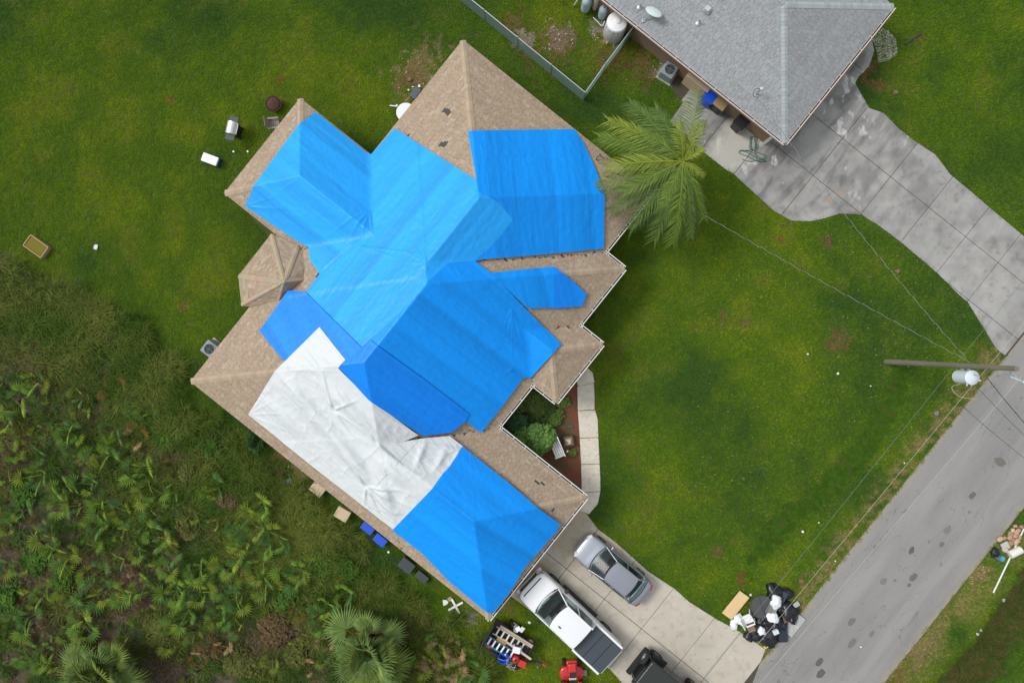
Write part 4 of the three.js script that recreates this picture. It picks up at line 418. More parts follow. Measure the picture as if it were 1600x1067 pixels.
acUnit('grey air conditioner half under the eave of the tarped house', 336, 545, turnU); acUnit('grey air conditioner with a dark fan well by the brown wall', 1042, 117, turnU + 0.1);
// ---------- bins and boxes along the long rear eave ----------
function tub(name, label, cat, px, py, ry, w, h, d, m) { const t = thing(name, label, cat, at(px, py), ry); part('shell', [rbox(w, h * 0.86, d, 0.05, 0, h * 0.43, 0)], m, t); part('lid', rbox(w + 0.04, h * 0.12, d + 0.04, 0.03, 0, h * 0.92, 0), m, t); return t; }
tub('storage_bin', 'tan plastic storage bin under the eave, next to the blue litter', 'bin', 499, 762, turnU, 0.75, 0.5, 0.55, tanP); tub('storage_bin', 'large tan plastic storage bin under the eave, next to the blue tubs', 'bin', 538, 800, turnU + 0.15, 0.75, 0.55, 0.6, tanP); tub('storage_bin', 'flat blue tub under the eave, next to the tan bin', 'bin', 576, 823, turnU, 0.7, 0.4, 0.4, blueP); tub('storage_bin', 'blue tub under the eave, next to the dark boxes', 'bin', 596, 841, turnU, 0.7, 0.45, 0.45, blueP); tub('tool_box', 'large dark grey tool box under the eave, next to the blue tub', 'box', 637, 880, turnU, 0.8, 0.5, 0.6, darkG); tub('tool_box', 'small dark grey box under the eave near the white litter', 'box', 660, 899, turnU, 0.7, 0.35, 0.4, darkG);
// ---------- by the neighbour's wall ----------
{
  const wt = thing('water_tank', 'big white plastic water tank beside the brown wall', 'tank', at(958, 54), 0); part('shell', lathe([[0, 1.68], [0.1, 1.68], [0.5, 1.6], [0.56, 1.54], [0.57, 1.4], [0.58, 0.05], [0, 0.05]]), M(0.82, 0.83, 0.84, 0.35), wt); part('lid', lathe([[0, 1.72], [0.16, 1.72], [0.18, 1.66]]), whiteP, wt); for (let i = 0; i < 5; i++) { const a = 1.0 + i * 0.45; part('strap_bolt', cyl(0.025, 0.025, 0.04, 0.575 * Math.cos(a), 1.36, 0.575 * Math.sin(a), Math.PI / 2, -a + Math.PI / 2), darkG, wt); } part('outlet_pipe', bar([-0.3, 0.2, 0.45], [-0.42, 0.2, 0.62], 0.03), M(0.6, 0.45, 0.1), wt);
  const pt = (label, px, py, r, h, m) => { const t = thing('pressure_tank', label, 'tank', at(px, py), 0); part('shell', lathe([[0, h], [r * 0.5, h - 0.03], [r * 0.9, h - 0.14], [r, h - 0.28], [r, 0.25], [r * 0.85, 0.1], [r * 0.8, 0], [0, 0]]), m, t); part('valve', cyl(0.03, 0.03, 0.05, 0, h, 0), darkG, t); return t; }; const pg = M(0.42, 0.52, 0.58, 0.5);
  pt('slim blue grey pressure tank next to the white water tank', 940, 27, 0.24, 1.15, pg); pt('wide blue grey pressure tank farthest from the fence end', 914, 16, 0.26, 1.3, pg); pt('tall cream filter cylinder between the pressure tanks', 929, 14, 0.15, 1.7, M(0.62, 0.6, 0.52, 0.5)); single('water_pipe', [tube([at(927, 27, 0.4), at(933, 33, 0.4), at(941, 40, 0.4), at(945, 33, 0.5)], 0.022), bar(at(897, 8, 0.1).toArray(), at(905, -4, 0.9).toArray(), 0.03)], whiteP, 'white water pipe linking the tanks by the brown wall', 'pipe');
  const cart = (label, px, py, ry, body, lid) => { const t = thing('wheelie_bin', label, 'bin', at(px, py), ry); part('shell', T(new THREE.CylinderGeometry(0.45, 0.36, 0.95, 4), 0, 0.52, 0, 0, Math.PI / 4), body, t); part('lid', [rbox(0.72, 0.07, 0.72, 0.03, 0, 1.02, 0)], lid, t); part('handle', bar([-0.28, 1.0, -0.42], [0.28, 1.0, -0.42], 0.02), body, t); for (const x of [-0.3, 0.3]) part('bin_wheel', cyl(0.13, 0.13, 0.06, x, 0.13, -0.33, 0, 0, Math.PI / 2), rubber, t); return t; };
  cart('blue wheeled recycling bin half under palm fronds', 1102, 160, turnU, blueP, blueP); cart('dark green wheeled bin with a tan lid', 1119, 170, turnU, M(0.03, 0.06, 0.045, 0.5), M(0.34, 0.25, 0.12, 0.6)); cart('black wheeled bin beside the green hose', 1150, 199, turnU - 0.12, blackP, blackP);
  const hz = []; const c = at(1176, 240); for (let i = 0; i <= 90; i++) { const a = i / 90 * Math.PI * 11, big = i > 45; hz.push(new THREE.Vector3(c.x + (big ? 0.0 : 0.05) + Math.cos(a) * (big ? 0.8 : 0.32) * (0.7 + 0.3 * Math.sin(i * 0.7)), 0.09 + 0.01 * Math.sin(i * 2.1), c.z + (big ? 0.15 : -0.55) + Math.sin(a * (big ? 0.8 : 1)) * (big ? 0.32 : 0.4))); } single('garden_hose', new THREE.TubeGeometry(new THREE.CatmullRomCurve3(hz), 500, 0.016, 6), M(0.03, 0.16, 0.10, 0.5), 'tangled green garden hose on the concrete by the brown wall', 'hose');
  const mt = thing('meter_box', 'grey electric meter boxes on the brown wall', 'meter', at(1150, 168, 0.9), turnU); part('meter', rbox(0.35, 0.45, 0.18, 0.03, 0, 0.3, 0), galv, mt); part('panel', rbox(0.3, 0.35, 0.15, 0.03, 0.5, 0.25, 0.05), whiteP, mt);
  const d0 = onN(1006, 32), dt = thing('satellite_dish', 'pale oval satellite dish mounted on the grey roof', 'dish', d0, 0.3); part('reflector', T(lathe([[0, 0.09], [0.2, 0.07], [0.36, 0.02], [0.42, -0.02], [0.36, 0.0], [0.2, 0.05], [0, 0.07]]).scale(0.75, 1, 1.2), 0.45, 0.6, -0.05, -0.25, 0.5, -0.35), M(0.55, 0.62, 0.60, 0.5), dt); part('mast', bar([0, 0, 0], [0.35, 0.5, 0], 0.03), galv, dt); part('foot', rbox(0.2, 0.06, 0.2, 0.02, 0, 0.03, 0), galv, dt);
  for (const [px, py, l] of [[1000, 11, 'short white vent pipe near the satellite dish'], [1092, 36, 'thin galvanised vent pipe high on the grey roof']]) { const v = thing('vent_pipe', l, 'vent', onN(px, py), 0); part('pipe', cyl(0.04, 0.04, 0.5, 0, 0.2, 0), galv, v); part('flashing', cyl(0.05, 0.16, 0.08, 0, 0.05, 0), galv, v); } const rv = thing('roof_vent', 'square grey roof vent box on the grey roof', 'vent', onN(1105, 16), turnU); part('hood', rbox(0.26, 0.16, 0.26, 0.03, 0, 0.16, 0), M(0.5, 0.52, 0.53), rv); part('collar', box(0.36, 0.03, 0.36, 0, 0.06, 0), galv, rv);
  const wh = thing('service_mast', 'weatherhead mast with a looped wire on the grey roof', 'mast', onN(1182, 147), 0); part('mast_pipe', cyl(0.035, 0.035, 0.8, 0, 0.35, 0), galv, wh); part('cap', rbox(0.16, 0.12, 0.16, 0.04, 0, 0.78, 0), M(0.55, 0.6, 0.63), wh); part('wire_loop', tube([[0, 0.75, 0], [-0.25, 0.6, -0.05], [-0.3, 0.45, 0.25], [-0.1, 0.6, 0.4]], 0.014), blackP, wh);
  const wm = thing('service_mast', 'service mast with wires at the tarped roof edge under palm fronds', 'mast', at(938, 243, 2.95), 0); part('mast_pipe', cyl(0.035, 0.035, 0.7, 0, 0.1, 0), galv, wm); part('wire_loop', tube([[0, 0.4, 0], [-0.16, 0.25, 0.12], [-0.2, 0.1, 0.25], [-0.1, 0.08, 0.3]], 0.02), blackP, wm);
}
// ---------- chain-link fence ----------
function fenceRun(a, b, label, H = 1.25) { const A = at(...a), B = at(...b), L = A.distanceTo(B), t = thing('chain_link_fence', label, 'fence', A, -Math.atan2(B.z - A.z, B.x - A.x)); part('top_rail', bar([0, H, 0], [L, H, 0], 0.024), M(0.6, 0.62, 0.63, 0.4, { metalness: 0.3 }), t); const n = Math.max(1, Math.round(L / 2.4)); for (let i = 0; i <= n; i++) part('post', [cyl(0.03, 0.03, H + 0.05, i * L / n, H / 2, 0), new THREE.SphereGeometry(0.04, 10, 8).translate(i * L / n, H + 0.05, 0)], galv, t); const w = [], s = 0.06; const gb = new GB(); for (let x = -H; x < L; x += s) for (const k of [0, 1]) { let x0 = x, x1 = x + H, y0 = 0.03, y1 = H; if (k) [x0, x1] = [x1, x0]; const cl = (X, Y, X2, Y2) => { if (X < 0) { const q = -X / (X2 - X); return [0, Y + (Y2 - Y) * q]; } if (X > L) { const q = (X - L) / (X - X2); return [L, Y + (Y2 - Y) * q]; } return [X, Y]; }; if ((x0 < 0 && x1 < 0) || (x0 > L && x1 > L)) continue; const [p, py] = cl(x0, y0, x1, y1), [q, qy] = cl(x1, y1, x0, y0), r = 0.0045; gb.quad([p - r, py, 0.004 * (k ? 1 : -1)], [p + r, py, 0.004 * (k ? 1 : -1)], [q + r, qy, 0.004 * (k ? 1 : -1)], [q - r, qy, 0.004 * (k ? 1 : -1)]); gb.quad([p, py, -r], [p, py, r], [q, qy, r], [q, qy, -r]); } const m = part('wire_mesh', gb.geo(), M(0.16, 0.24, 0.22, 0.5), t); m.userData.kind = 'stuff'; return t; }
fenceRun([706, -10], [911, 157], 'long run of chain-link fence between the two lots'); fenceRun([911, 157], [942, 113], 'short chain-link panel bending from the fence corner'); fenceRun([942, 113], [985, 56], 'chain-link panel ending at the brown wall');
// ---------- utility pole, transformer, cables ----------
{
  const b = at(1385, 565), t = thing('utility_pole', 'tall weathered wooden utility pole at the lawn edge beside the road', 'pole', b, 0); const woodTex = tex(64, 512, (u, v) => { const n = fbm(u * 14, v * 3, 4), m = fbm(u * 3, v * 9, 3); return mix3([0.13, 0.125, 0.085], [0.27, 0.245, 0.19], 0.6 * n + 0.4 * m); }); part('shaft', cyl(0.105, 0.155, 9.97, 0, 4.985, 0), M(1, 1, 1, 0.95, { map: woodTex, key: 'pole' }), t);
  part('pole_tag', box(0.02, 0.14, 0.1, -0.19, 1.1, 0.03), galv, t); const br = thing('pole_bracket', 'grey insulator bracket at the top of the utility pole', 'bracket', [b.x + 0.1, 9.5, b.z + 0.12], -0.35); part('arm', beam([0, 0, 0.05], [0.5, 0.05, 0.3], 0.06, 0.06), galv, br); part('insulator', lathe([[0, 0.3], [0.05, 0.28], [0.09, 0.2], [0.05, 0.16], [0.09, 0.08], [0.05, 0]], 0.5, 0.05, 0.3), M(0.5, 0.6, 0.62, 0.3), br); part('cutout', bar([0.2, -0.15, 0.2], [0.34, 0.25, 0.3], 0.05), M(0.5, 0.6, 0.62, 0.3), br);
  const tr = thing('transformer', 'white cylindrical transformer hung on the utility pole', 'transformer', [b.x + 0.03, 6.15, b.z + 0.52], 0), tm = M(0.62, 0.70, 0.74, 0.4); part('tank', lathe([[0, 1.1], [0.12, 1.1], [0.33, 1.02], [0.34, 0.98], [0.31, 0.97], [0.31, 0.05], [0.28, 0], [0, 0]]), tm, tr); for (const [x, z] of [[0.15, 0.12], [0.0, -0.17]]) part('bushing', lathe([[0, 0.34], [0.025, 0.32], [0.05, 0.24], [0.03, 0.2], [0.055, 0.12], [0.03, 0]], x, 1.05, z, 12), M(0.6, 0.63, 0.64, 0.3), tr); for (const y of [0.3, 0.75]) part('mounting_lug', box(0.1, 0.1, 0.3, 0, y, -0.36), galv, tr); part('lead_wire', tube([[0, 0.2, 0.32], [-0.35, 0.1, 0.5], [-0.2, 0.4, 0.9], [0.3, 0.9, 1.0]], 0.012), M(0.4, 0.42, 0.3), tr); for (const [x, z] of [[-0.1, 0.33], [0.1, 0.33]]) part('bushing', cyl(0.03, 0.03, 0.12, x, 0.8, z, Math.PI / 2), tm, tr);
  const cable = (label, a, c, r, m, sag = 0.25) => { const A = at(...a), B = at(...c), pts = []; for (let i = 0; i <= 24; i++) { const k = i / 24, p = A.clone().lerp(B, k); p.y -= sag * 4 * k * (1 - k); pts.push(p); } return single('power_cable', new THREE.TubeGeometry(new THREE.CatmullRomCurve3(pts), 60, r, 5), m, label, 'cable', 'overhead cables'); }; const pale = M(0.5, 0.5, 0.42, 0.6), dk = M(0.03, 0.03, 0.03, 0.6), gn = M(0.16, 0.24, 0.2, 0.6);
  cable('pale primary cable strung over the road from the pole top', [1597, 588, 9.7], [1105, 1165, 9.7], 0.0065, pale, 0.0); cable('pale cable along the grass verge past the transformer', [1680, 410, 8.2], [1100, 1108, 8.2], 0.0075, pale, 0.0); cable('thin green grey telephone cable above the swale', [1660, 364, 5.5], [1100, 1058, 5.5], 0.008, gn, 0.0); cable('black service cable crossing the road from the transformer', [1540, 586, 7.6], [1700, 765, 6.4], 0.016, dk); cable('slim dark cable crossing the road below the transformer', [1527, 604, 7.2], [1690, 760, 6.0], 0.01, dk); cable('slim dark cable crossing the road toward the far verge', [1500, 630, 6.2], [1660, 760, 5.2], 0.01, dk);
  const twisted = (label, a, c, sag) => { const A = at(...a), B = at(...c), L = A.distanceTo(B), t = thing('service_drop', label, 'cable', [0, 0, 0], 0, 'twisted service drops'); const dir = B.clone().sub(A).normalize(), sd = new THREE.Vector3(-dir.z, 0, dir.x).normalize(); for (const ph of [0, 1]) { const pts = [], n = Math.round(L / 0.09); for (let i = 0; i <= n; i++) { const k = i / n, p = A.clone().lerp(B, k); p.y -= sag * 4 * k * (1 - k); const an = k * L / 0.78 * 2 * Math.PI + ph * Math.PI; p.addScaledVector(sd, 0.016 * Math.sin(an)); p.y += 0.016 * Math.cos(an); pts.push(p); } part(ph ? 'bare_neutral' : 'insulated_wire', new THREE.TubeGeometry(new THREE.CatmullRomCurve3(pts), n * 2, ph ? 0.0052 : 0.007, 5), ph ? M(0.5, 0.51, 0.5, 0.5) : dk, t); } }; twisted('twisted service wire from the pole to the tarped house under the palm', [1518, 567, 6.6], [940, 243, 3.2], 0.35); twisted('twisted service wire from the pole to the grey roof corner', [1516, 566, 6.6], [1183, 150, 3.6], 0.5);
}
// ---------- rubbish heap at the driveway mouth ----------
{
  const bags = [[1209, 920, 0.36, 'tall black rubbish bag at the lawn side of the heap'], [1226, 927, 0.34, 'black rubbish bag beside the leaning dark board'], [1234, 955, 0.45, 'large black rubbish bag next to the wire shelf'], [1192, 965, 0.36, 'black rubbish bag in the middle of the heap'], [1180, 985, 0.42, 'black rubbish bag spilling onto the driveway'], [1196, 994, 0.44, 'black rubbish bag beside the yellow bottles'], [1208, 983, 0.38, 'slumped black rubbish bag next to the mattress']];
  bags.forEach(([x, y, r, l], i) => { const g = thing('rubbish_bag', l, 'bag', at(x, y), i); part('sack', lump(r, 0.62, i * 5 + 2), bagBlack, g); part('knot', [T(new THREE.ConeGeometry(0.08, 0.16, 7), 0, r * 1.25, 0)], bagBlack, g); });
  const wb = [[1210, 940, 0.3, 'big white rubbish bag on the round grey table'], [1206, 963, 0.27, 'white carrier bag lying in the middle of the heap'], [1190, 984, 0.22, 'white and blue carrier bag on the black bags'], [1146, 974, 0.24, 'white carrier bag by the plywood sheet'], [1156, 968, 0.26, 'crumpled white bag beside the plastic chair']]; wb.forEach(([x, y, r, l], i) => { const g = thing('white_bag', l, 'bag', at(x, y, i < 3 ? 0.35 : 0.05), i * 2); part('sack', lump(r, 0.6, i * 7 + 60), bagWhite, g); part('handle_loop', T(new THREE.TorusGeometry(0.07, 0.015, 5, 12), 0, r, r * 0.3), bagWhite, g); });
  [[1172, 978, 0.2, 'flattened brown carton at the driveway side of the heap'], [1203, 951, 0.24, 'grey carton on the round table in the heap'], [1228, 965, 0.2, 'folded brown carton between the black bags']].forEach(([x, y, w, l], i) => { const g = thing('carton', l, 'box', at(x, y, 0.3), i * 0.8 + 0.3), cm = i === 1 ? M(0.2, 0.21, 0.2, 0.8) : M(0.26, 0.18, 0.1, 0.9); part('shell', box(w * 2, 0.16, w * 1.4, 0, 0.08, 0, 0.15, 0, 0.1), cm, g); part('flap', [box(w * 1.9, 0.01, w * 0.7, 0, 0.2, w * 0.9, -0.5), box(w * 1.9, 0.01, w * 0.7, 0, 0.22, -w * 0.8, 0.7)], cm, g); });
  [[1196, 975, 0.26, 'small black sack beside the white carrier bag'], [1222, 948, 0.28, 'black sack behind the slate board'], [1172, 990, 0.26, 'small black sack at the driveway edge of the heap'], [1218, 972, 0.3, 'black sack under the folded carton']].forEach(([x, y, r, l], i) => { const g = thing('rubbish_bag', l, 'bag', at(x, y, 0.1), i * 2); part('sack', lump(r, 0.7, i * 9 + 201), bagBlack, g); part('knot', T(new THREE.ConeGeometry(0.06, 0.14, 7), 0, r * 1.25, 0), bagBlack, g); });
  const pw = at(1150, 946, 0.3); const ply = tex(128, 256, (u, v) => { const n = fbm(u * 22, v * 3, 4); return mix3([0.62, 0.42, 0.2], [0.75, 0.56, 0.32], n); }); single('plywood_sheet', T(box(0.66, 0.02, 1.62), pw.x, 0.28, pw.z, 0.12, -0.62), M(1, 1, 1, 0.75, { map: ply, key: 'ply' }), 'honey coloured plywood sheet leaning on the rubbish heap', 'board');
  const tb = thing('patio_table', 'round dark grey table top lying under the rubbish', 'table', at(1188, 945), 0.3); part('table_top', lathe([[0, 0.34], [0.62, 0.34], [0.66, 0.32], [0.62, 0.3], [0, 0.3]]), M(0.07, 0.072, 0.075, 0.6), tb); part('rim', T(new THREE.TorusGeometry(0.65, 0.02, 8, 40), 0, 0.33, 0, Math.PI / 2), darkG, tb); part('seam', box(0.02, 0.012, 1.2, 0, 0.345, 0), blackP, tb); for (let i = 0; i < 4; i++) part('leg', bar([0.4 * Math.cos(i * 1.57), 0.3, 0.4 * Math.sin(i * 1.57)], [0.5 * Math.cos(i * 1.57), 0, 0.5 * Math.sin(i * 1.57)], 0.02), darkG, tb);
  const ch = thing('plastic_chair', 'white plastic armchair tipped over in the rubbish heap', 'chair', at(1168, 962, 0.25), 0.5); ch.rotation.z = 0.25; part('seat', rbox(0.5, 0.03, 0.5, 0.015, 0, 0.35, 0), whiteP, ch); part('backrest', [...[-0.2, -0.1, 0, 0.1, 0.2].map(z => box(0.03, 0.42, 0.06, -0.3, 0.58, z, 0, 0, 0.25)), box(0.04, 0.08, 0.56, -0.36, 0.82, 0, 0, 0, 0.25)], whiteP, ch); for (const z of [-0.28, 0.28]) { part('arm', [box(0.5, 0.03, 0.07, 0, 0.58, z), box(0.05, 0.58, 0.05, 0.25, 0.29, z, 0, 0, 0.1), box(0.05, 0.55, 0.05, -0.26, 0.27, z, 0, 0, -0.1)], whiteP, ch); }
  const ms = at(1221, 986); single('foam_mattress', T(rbox(0.52, 0.18, 1.1, 0.06), ms.x, 0.2, ms.z, 0.1, 0.05, 0.1), M(0.02, 0.028, 0.042, 0.6), 'dark folded mat standing at the road end of the heap', 'mat'); const lb = at(1222, 935, 0.3); single('dark_board', T(rbox(0.4, 0.04, 0.85, 0.015), lb.x, 0.32, lb.z, 0.3, -0.4, 0.2), M(0.035, 0.05, 0.075, 0.5), 'slate blue board leaning on the black bags', 'board');
  const ws = thing('wire_shelf', 'white wire shelf rack lying by the road at the heap', 'shelf', at(1240, 975, 0.02), turnU + Math.PI / 2); for (let i = 0; i < 9; i++) part('wire', bar([-0.6, 0.12, -0.3 + i * 0.075], [0.6, 0.12, -0.3 + i * 0.075], 0.011), whiteP, ws); for (const x of [-0.6, 0, 0.6]) part('cross_wire', bar([x, 0.1, -0.32], [x, 0.1, 0.32], 0.016), whiteP, ws); part('tray', box(1.2, 0.01, 0.62, 0, 0.07, 0), M(0.35, 0.35, 0.34), ws);
  for (let i = 0; i < 3; i++) { const y = thing('yellow_bottle', 'small yellow plastic bottle at the foot of the rubbish heap', 'bottle', at(1194 + i * 2.6, 1009 - i * 1.6), i); y.userData.group = 'yellow bottles by the heap'; part('flask', lathe([[0, 0.24], [0.03, 0.24], [0.035, 0.19], [0.075, 0.14], [0.08, 0], [0, 0]], 0, 0.06, 0, 12), M(0.75, 0.55, 0.03, 0.4), y); part('cap', cyl(0.03, 0.03, 0.04, 0, 0.31, 0), whiteP, y); }
  const bx = thing('foam_box', 'pale grey foam box on top of the black bags', 'box', at(1212, 987, 0.6), 0.4); part('shell', rbox(0.3, 0.16, 0.22, 0.03, 0, 0, 0), M(0.6, 0.68, 0.72, 0.6), bx); part('lid', rbox(0.32, 0.04, 0.24, 0.015, 0, 0.1, 0), M(0.6, 0.68, 0.72, 0.6), bx); const cr = at(1241, 941); single('grey_tile', T(rbox(0.34, 0.03, 0.3, 0.01), cr.x, 0.35, cr.z, 0.2, 0.6), M(0.45, 0.46, 0.46, 0.6), 'light grey square panel at the edge of the black bags', 'panel');
}
// ---------- debris across the road ----------
{
  const stoneM = [M(0.45, 0.28, 0.18, 0.9), M(0.5, 0.36, 0.25, 0.9), M(0.36, 0.22, 0.15, 0.9), M(0.55, 0.45, 0.35, 0.9)]; const q = rngOf(77); const pos = [[1586, 822], [1582, 828], [1589, 830], [1579, 834], [1586, 836], [1592, 838], [1577, 840], [1583, 843], [1590, 845], [1563, 842], [1568, 841], [1575, 853], [1570, 857], [1580, 848], [1596, 823], [1587, 848]]; pos.forEach(([x, y]) => { const g = lump(R(0.10, 0.17), 0.7, q() * 90, 1); const m = single('rubble_block', g, stoneM[Math.floor(q() * 4)], 'broken brick coloured block in the rubble pile across the road', 'block', 'rubble blocks by the verge'); const p = at(x, y, q() * 0.1); m.position.copy(p); m.rotation.y = q() * 6; });
  const rt = at(1567, 850); single('pale_paver', T(rbox(0.42, 0.08, 0.3, 0.02), rt.x, 0.2, rt.z, 0.1, 0.5), M(0.5, 0.5, 0.47), 'flat pale paver on the rubble pile across the road', 'paver'); const wt = thing('white_canister', 'white drum lying by the rubble pile across the road', 'drum', at(1583, 861), 0.45); part('shell', T(lathe([[0, 0.36], [0.19, 0.36], [0.22, 0.33], [0.22, -0.33], [0.19, -0.36], [0, -0.36]]), 0, 0.22, 0, 0, 0, Math.PI / 2), M(0.75, 0.72, 0.66, 0.5), wt); part('cap', T(cyl(0.06, 0.06, 0.05, 0.38, 0.22, 0.05, 0, 0, Math.PI / 2)), darkG, wt);
  const bk = thing('blue_bucket', 'pale blue bucket beside a dark bag across the road', 'bucket', at(1560, 870), 0); part('shell', lathe([[0.13, 0], [0.17, 0.34], [0.19, 0.35], [0.16, 0.32], [0.12, 0.02], [0, 0.02]], 0, 0, 0), M(0.12, 0.42, 0.6, 0.5), bk); part('handle', tube([[-0.18, 0.33, 0], [0, 0.36, 0.17], [0.18, 0.33, 0]], 0.01), galv, bk); const bg = thing('rubbish_bag', 'black rubbish bag next to the blue bucket across the road', 'bag', at(1553, 864), 1); part('sack', lump(0.24, 0.6, 91), bagBlack, bg);
  const p0 = at(1601, 826, 0.1), p1 = at(1553, 926, 0.05); single('white_pole', bar(p0.toArray(), p1.toArray(), 0.045, 10), M(0.72, 0.75, 0.72, 0.4), 'long white plastic pole lying on the verge across the road', 'pole');
}
// ---------- front bed ----------
{
  const b = thing('garden_bench', 'white garden bench half hidden by the leafy shrub', 'bench', at(868, 697), -2.75 + Math.PI / 2); for (let i = 0; i < 4; i++) part('seat_slat', box(1.1, 0.03, 0.1, 0, 0.42, -0.18 + i * 0.12), whiteP, b); for (let i = 0; i < 9; i++) part('back_slat', box(0.05, 0.42, 0.025, -0.5 + i * 0.125, 0.66, -0.28), whiteP, b); part('back_rail', box(1.16, 0.06, 0.05, 0, 0.9, -0.28), whiteP, b); for (const x of [-0.54, 0.54]) part('leg_frame', [box(0.06, 0.9, 0.06, x, 0.45, -0.28), box(0.06, 0.6, 0.06, x, 0.3, 0.24), box(0.06, 0.05, 0.58, x, 0.6, -0.02)], whiteP, b);
  const f = thing('fire_bowl', 'square dark planter holding pale driftwood, beside the bench', 'planter', at(888, 688), 0.15); part('basin', [rbox(0.62, 0.3, 0.62, 0.06, 0, 0.2, 0)], M(0.075, 0.06, 0.055, 0.8), f); part('ash_bed', box(0.4, 0.03, 0.4, 0, 0.35, 0), M(0.28, 0.19, 0.09), f); for (let i = 0; i < 5; i++) part('driftwood', tube([[-0.15 + 0.06 * i, 0.38, -0.12], [0.03 * i - 0.05, 0.44, 0.02 * i], [0.1 - 0.05 * i, 0.4, 0.15]], 0.022), M(0.62, 0.52, 0.4), f); const st = at(891, 666); single('stepping_stone', T(rbox(0.32, 0.06, 0.16, 0.03), st.x, 0.05, st.z, 0, 0.1), M(0.09, 0.085, 0.085), 'small dark slab in the mulch near the driftwood planter', 'stone');
}
// ---------- litter: each scrap a thing ----------
{
  const q = rngOf(31); const scrap = (x, y, s, label, m = whiteP, group) => { s *= 0.62; const pts = [], n = 6; for (let i = 0; i < n; i++) { const a = i / n * 6.283; pts.push([Math.cos(a) * s * (0.6 + 0.7 * q()), Math.sin(a) * s * (0.6 + 0.7 * q())]); } const g = prism(pts, 0, 0.015), p = g.attributes.position; for (let i = 0; i < p.count; i++) p.setY(i, p.getY(i) + 0.06 + 0.25 * s * (noise(p.getX(i) * 9 + x, p.getZ(i) * 9) - 0.2)); g.computeVertexNormals(); const o = single('litter_scrap', g, m, label, 'litter', group); o.position.copy(at(x, y)); o.rotation.y = q() * 6; return o; };
  for (const [x, y, s] of [[365, 237, 0.1], [387, 237, 0.09], [1172, 929, 0.12], [1136, 948, 0.12], [1144, 941, 0.1], [827, 972, 0.14], [607, 862, 0.12], [763, 969, 0.1], [887, 705, 0.12], [1262, 553, 0.1], [1309, 583, 0.13], [1360, 603, 0.07], [1413, 723, 0.08], [1254, 830, 0.14], [1279, 816, 0.08], [1305, 876, 0.09], [1527, 990, 0.17], [1533, 984, 0.15], [1568, 937, 0.16], [1345, 1010, 0.08], [638, 141, 0.09], [645, 136, 0.08], [655, 135, 0.14], [620, 165, 0.1]]) scrap(x, y, s, 'small scrap of white litter lying on the ground', whiteP, 'white litter scraps');
  scrap(150, 386, 0.26, 'twisted white and grey scrap on the rear lawn', M(0.65, 0.66, 0.68)); scrap(452, 752, 0.26, 'crumpled pale blue cloth in the rough grass', M(0.16, 0.26, 0.7)); scrap(696, 941, 0.3, 'white torn panel near the roof corner'); scrap(703, 935, 0.22, 'brown cardboard piece beside the white torn panel', M(0.42, 0.28, 0.16)); scrap(665, 992, 0.26, 'white rag among the palmettos near the fan palm'); scrap(482, 931, 0.22, 'pale plastic scrap in the deep brush', M(0.5, 0.55, 0.5)); scrap(1463, 645, 0.28, 'dull grey flat stone in the swale near the pole', M(0.2, 0.18, 0.17));
  const fn = thing('fan_blade_set', 'white crossed fan blades lying on the grass by the roof corner', 'fan', at(712, 946), 0.5); for (let i = 0; i < 4; i++) part('blade', T(rbox(0.4, 0.02, 0.12, 0.008, 0.26, 0, 0), 0, 0.12, 0, 0, i * Math.PI / 2), whiteP, fn); part('hub', cyl(0.07, 0.07, 0.06, 0, 0.12, 0), whiteP, fn); const pl = at(615, 166); single('white_lath', T(box(0.42, 0.03, 0.06), pl.x, 0.07, pl.z, 0, -0.1), whiteP, 'short white lath on the grass near the round table', 'lath'); const lg = at(1425, 62); single('dark_pipe', bar([lg.x - 0.45, 0.08, lg.z + 0.3], [lg.x + 0.45, 0.08, lg.z - 0.3], 0.05, 8), darkG, 'dark pipe lying on the grass beyond the gravel', 'pipe');
  for (const [x, y, l] of [[1399, 145, 'rusty stump with a dark hollow on the side lawn'], [1402, 424, 'small cut stump on the front lawn near the wire'], [640, 125, 'broken branch stub on the worn patch'], [1252, 907, 'rusty utility cover at the road edge near the heap']]) { const t = thing('tree_stump', l, 'stump', at(x, y), x); part('stub', cyl(0.11, 0.15, 0.16, 0, 0.06, 0, 0, 0, 0, 9), M(0.2, 0.12, 0.07, 0.95), t); part('root', [bar([0, 0.05, 0], [0.3, 0.02, 0.1], 0.035), bar([0, 0.05, 0], [-0.15, 0.02, 0.28], 0.03)], M(0.14, 0.09, 0.06, 0.95), t); }
}
